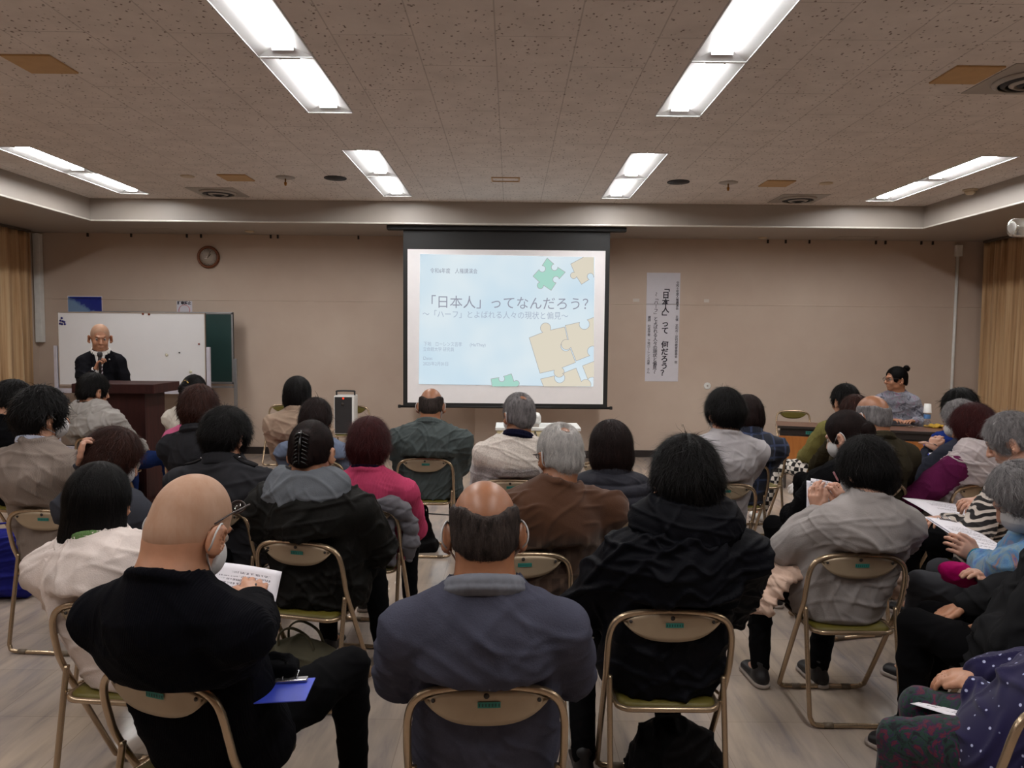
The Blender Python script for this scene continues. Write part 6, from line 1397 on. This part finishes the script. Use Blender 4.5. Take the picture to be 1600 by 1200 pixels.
# grey down jacket over the pink woman's chair
hc = [o for o in bpy.data.objects if o.get('label', '').startswith('brown steel folding chair draped')][0]
fl = Fld((-.30, -.26, .36), (.36, .02, .90), .007)
fl.line([(-.17, -.205, .775), (-.05, -.215, .79), (.08, -.21, .80), (.17, -.20, .79), (.235, -.17, .755)], [.02, .024, .030, .040, .045], .03)
fl.line([(.225, -.16, .745), (.262, -.12, .66), (.258, -.10, .56), (.245, -.08, .47)], [.042, .040, .044, .03], .03)
fl.rbox((.0, -.150, .62), (.185, .016, .165), rad=.014, k=.02); fl.rbox((0, -.13, .47), (.19, .03, .035), rad=.02, k=.03)
fl.rbox((0, -.195, .70), (.168, .012, .065), rad=.005, k=.004, sub=True)
o = finish(fl, 'down_jacket', cloth('down_jacket_grey', col(138, 136, 142), 'shell'), None, 41, .010, 1, 1.0, lambda V: .010*np.abs(np.sin(np.pi*(V[:, 2]+.25*V[:, 0])/.075))**.6-.005); o.location = hc.location; o.rotation_euler = hc.rotation_euler; tag(o, 'grey quilted down jacket hung over the chair of the woman in pink', 'jacket')
# blue bag at far left, mustard bag, white bag by the table
def soft_bag(name, loc, r, c, label, seed, hang=False):
    fl = Fld((-r[0]-.06, -r[1]-.06, -.01), (r[0]+.06, r[1]+.06, r[2]*2+.05), .009); fl.rbox((0, 0, r[2]), (r[0], r[1], r[2]), rad=min(r)*.8); fl.plane((0, 0, .003), (0, 0, -1))
    root = empty(name, loc); tag(root, label, 'bag'); m = cloth(name+'_cloth', c, 'shell'); finish(fl, 'bag_body', m, root, seed, .022)
    mb = MB(); mb.tube(spline([(-r[0]*.5, 0, r[2]*1.9), (-r[0]*.4, 0, r[2]*2+.03), (r[0]*.4, 0, r[2]*2+.03), (r[0]*.5, 0, r[2]*1.9)], 5), .006, 8); mb.build('handle', m, root); return root
soft_bag('nylon_bag', (P(14, 850, 4.62).x, 4.62, 0), (.17, .10, .22), col(56, 60, 150), 'bright blue nylon bag on the floor before the taupe cardigan man', 51)
soft_bag('mustard_bag', (P(441, 742, 6.28).x, 6.22, .425), (.05, .05, .055), col(190, 140, 50), 'small mustard yellow bag on the chair seat behind the beige coat', 52)
q = Pz(1248, 772, .0); soft_bag('plastic_bag', (q.x, q.y, 0), (.11, .07, .06), col(246, 244, 244), 'crumpled white plastic bag on the floor by the speaker table', 53)
# right block papers
M, w, hh_ = quad_basis(P(1438, 694, 5.42), P(1476, 697, 5.36), P(1456, 713, 5.12)); clipboard(M, w, hh_, 'blue clipboard held by the grey-haired person in the dark navy jacket')
M2 = M.copy(); sheet('printed_sheet', M2, w*.9, hh_*.92, 'white sheet clipped to the blue clipboard in the right block', 0.003, lift=0.003)
M, w, hh_ = quad_basis(Pz(1424, 719, .70), Pz(1462, 717, .70), Pz(1418, 725, .70)); sheet('blank_sheet', M, w, hh_, 'white paper lying flat beyond the dark olive jacket', 0.004, m=m_paper)
M, w, hh_ = quad_basis(P(1423, 779, 4.62), P(1520, 791, 4.62), P(1444, 804, 4.28)); sheet('printed_sheet', M, w, hh_, 'printed sheet on the knees of the woman in the zebra cardigan', 0.006)
M, w, hh_ = quad_basis(P(1468, 812, 3.78), P(1534, 824, 3.80), P(1508, 862, 3.34)); clipboard(M, w, hh_, 'white-edged clipboard in the hand of the person in the blue knit', m_paper)
sheet('printed_sheet', M.copy(), w*.94, hh_*.94, 'printed sheet on the clipboard of the person in the blue knit', 0.004, lift=0.004)
M, w, hh_ = quad_basis(P(1434, 1098, 2.28), P(1512, 1092, 2.36), P(1516, 1134, 2.06)); sheet('printed_sheet', M, w, hh_, 'white sheet on the lap of the person in the dotted violet blouse', 0.004)
# teal cuff and magenta pouch
root = pAE['root']; a_, b_ = lerp(pAE['EL'], pAE['WL'], .84), lerp(pAE['EL'], pAE['WL'], .97); mb = MB(); mb.tube([a_, lerp(a_, b_, .3), lerp(a_, b_, .7), b_], [.046, .050, .050, .042], 20); mb.build('cuff', cloth('cuff_teal', col(50, 160, 180), 'knit'), root)
fl = Fld((-.14, -.10, -.09), (.14, .10, .09), .008); fl.ell((0, 0, 0), (.10, .06, .05)); o = finish(fl, 'knitted_pouch', cloth('pouch_magenta', col(190, 30, 120), 'fleece'), None, 60, .01); o.location = P(1498, 897, 3.08); o.rotation_euler = (0, .35, .3); tag(o, 'magenta knitted pouch on the lap of the person in the blue knit', 'pouch')
# gold hair clip of the white-topped listener
root = ps['root']; hp = ps['hp']; mb = MB()
for k_, x in enumerate((-.018, 0, .018)): mb.lathe([(.0, -.004), (.012, 0), (.0, .006)], 8, Matrix.Translation(hp(x, -.128, .052+.008*(k_ % 2))) @ Matrix.Rotation(math.pi/2, 4, 'X'))
mb.tube([hp(-.030, -.124, .050), hp(0, -.130, .052), hp(.030, -.124, .050)], .004, 6); mb.build('gold_hair_clip', m_gold, root)
# epaulettes of the charcoal jacket
from mathutils.bvhtree import BVHTree
def surf_tree(o):
    me = o.data; return BVHTree.FromPolygons([v.co[:] for v in me.vertices], [p.vertices[:] for p in me.polygons])
tr = surf_tree(pp['up'])
for q, S_ in ((-1, pp['SL']), (1, pp['SR'])):
    vs_, fs = [], []
    for i in range(7):
        t = i/6; x = pp['NB'].x+q*(.085+.115*t)
        for dy in (-.028*(1-.2*t), .028*(1-.2*t)):
            h_ = tr.ray_cast(Vector((x, pp['NB'].y-.015+dy, 2)), Vector((0, 0, -1))); z = h_[0].z if h_[0] else S_.z+.06; vs_.append((x, pp['NB'].y-.015+dy, z+.006))
    for i in range(6): fs.append([2*i, 2*i+1, 2*i+3, 2*i+2])
    mb = MB(); mb.add(vs_, fs, True); o = mb.build('epaulette', cloth('epaulette_cloth', col(56, 54, 56), 'weave'), pp['root']); md = o.modifiers.new('t', 'SOLIDIFY'); md.thickness = .006; md.offset = 0
    bx = Vector(vs_[2])*.5+Vector(vs_[3])*.5; mb = MB(); mb.lathe([(.009, 0), (.008, .005), (0, .006)], 12, Matrix.Translation(bx+Vector((0, 0, .003)))); mb.build('button', m_clip, o)
# standing speaker: shirt front, tie, pin, cuff and microphone
tr = surf_tree(pU['up']); NBu = pU['NB']; root = pU['root']
def fronty(x, z):
    h_ = tr.ray_cast(Vector((x, 1.0, z)), Vector((0, -1, 0))); return h_[0].y if h_[0] else NBu.y+.08
vs_, fs = [], []; n = 10
for i in range(n+1):
    t = i/n; z = NBu.z-.005-.26*t; wd_ = .052*(1-t)+.004
    for k_ in range(5): x = NBu.x+(k_/4-.5)*2*wd_; vs_.append((x, max(fronty(x, z), NBu.y+.055)+.006, z))
for i in range(n):
    for k_ in range(4): a_ = i*5+k_; fs.append([a_, a_+1, a_+6, a_+5])
mb = MB(); mb.add(vs_, fs, True); o = mb.build('shirt_front', m_white, root); md = o.modifiers.new('t', 'SOLIDIFY'); md.thickness = .003
m_tie = mat('tie_stripe', col(70, 30, 44), 0.6); tv = coord(m_tie, rot=(0, .7, 0)); wv = N(m_tie, 'ShaderNodeTexWave', wave_type='BANDS', bands_direction='X'); setin(wv, Scale=12.0); L(m_tie, tv, wv.inputs['Vector']); base(m_tie, ramp(m_tie, wv.outputs['Fac'], [(.55, col(62, 24, 36)), (.7, col(190, 186, 192))]))
vs_, fs = [], []
for i in range(n+1):
    t = i/n; z = NBu.z-.020-.27*t; wd_ = .014+.018*t if i > 1 else .020
    for k_ in range(3): x = NBu.x+(k_/2-.5)*2*wd_; vs_.append((x, max(fronty(x, z), NBu.y+.055)+.013+(.006 if i < 2 else 0), z))
for i in range(n):
    for k_ in range(2): a_ = i*3+k_; fs.append([a_, a_+1, a_+4, a_+3])
mb = MB(); mb.add(vs_, fs, True); o = mb.build('tie', m_tie, root); md = o.modifiers.new('t', 'SOLIDIFY'); md.thickness = .003
for q in (-1, 1):   # lapels
    vs_, fs = [], []
    for i in range(n+1):
        t = i/n; z = NBu.z-.0-.28*t; xi = q*(.054*(1-t)+.004); wo = .045*math.sin(math.pi*min(1, t*1.15))**.6+.004
        for k_ in range(3): x = NBu.x+xi+q*wo*k_/2; vs_.append((x, max(fronty(x, z), NBu.y+.05)+.009, z))
    for i in range(n):
        for k_ in range(2): a_ = i*3+k_; fs.append([a_, a_+1, a_+4, a_+3])
    mb = MB(); mb.add(vs_, fs, True); o = mb.build('lapel', cloth('lapel_cloth', col(34, 34, 40), 'weave'), root); md = o.modifiers.new('t', 'SOLIDIFY'); md.thickness = .004
mb = MB(); x = NBu.x-.085; z = NBu.z-.085; mb.lathe([(.010, 0), (.009, .004), (0, .005)], 12, Matrix.Translation((x, fronty(x, z)+.012, z)) @ Matrix.Rotation(-math.pi/2, 4, 'X')); mb.build('lapel_pin', m_clip, root)
a_, b_ = lerp(pU['ER'], pU['WR'], .88), lerp(pU['ER'], pU['WR'], 1.03); mb = MB(); mb.tube([a_, b_], [.040, .037], 18); mb.build('shirt_cuff', m_white, root)
mroot = empty('microphone', to_world(pU, Vector(pU['WR'])+Vector((-.045, .035, .06)))); tag(mroot, 'black hand microphone held up by the man at the lectern', 'microphone'); up_ = Vector((0.0, 0.02, 1)).normalized()
mb = MB(); mb.tube([up_*-.10, up_*.03, up_*.07], [.012, .014, .017], 14); mb.build('mic_handle', m_dark, mroot)
mb = MB(); mb.tube([up_*.07, up_*.085, up_*.105, up_*.12, up_*.126], [.018, .025, .026, .018, .006], 16); mb.build('mic_head', m_dark, mroot)
# portable loudspeaker on its chair, and the spare chairs by the wall
ax = P(541, 650, 9.45).x; place_chair(P(549, 650, 9.55).x, 9.5, math.pi, 'folding chair by the back wall carrying the portable loudspeaker')
root = empty('portable_loudspeaker', (ax, 9.42, .432)); tag(root, 'silver-edged black portable loudspeaker with a top handle, on a chair by the wall', 'loudspeaker'); kk = 9.45/F
mb = MB(); mb.box((-15.5*kk, -.10, 0), (15.5*kk, .14, 60*kk), .012, seg=3); mb.build('cabinet', m_white, root)
mb = MB(); mb.box((-14*kk, -.112, .015), (12.5*kk, -.098, 58*kk), .006); gr = mb.build('grille', m_dark, root)
mb = MB(); mb.lathe([(.014, 0), (.012, .006), (0, .008)], 14, Matrix.Translation((-.005, -.113, 56*kk)) @ RX); mb.build('red_lamp', emis('red_indicator', (1, .08, .03, 1), .9), root)
mb = MB(); mb.lathe([(.022, 0), (.02, .01), (0, .012)], 16, Matrix.Translation((-.012, -.113, 47*kk)) @ RX); mb.build('knob', m_rub, root)
mb = MB(); mb.tube(spline([(-14*kk, 0, 59*kk), (-14*kk, 0, 64*kk), (-12*kk, 0, 66.5*kk), (12*kk, 0, 66.5*kk), (14*kk, 0, 64*kk), (14*kk, 0, 59*kk)], 4), .011, 8); mb.build('handle', m_dark, root)
place_chair(P(434, 640, 9.45).x, 9.6, math.pi, 'empty folding chair facing the audience behind the beige coat')
place_chair(P(1247, 655, 9.35).x, 9.4, math.pi-.1, 'empty folding chair showing its olive back above the left end of the table')
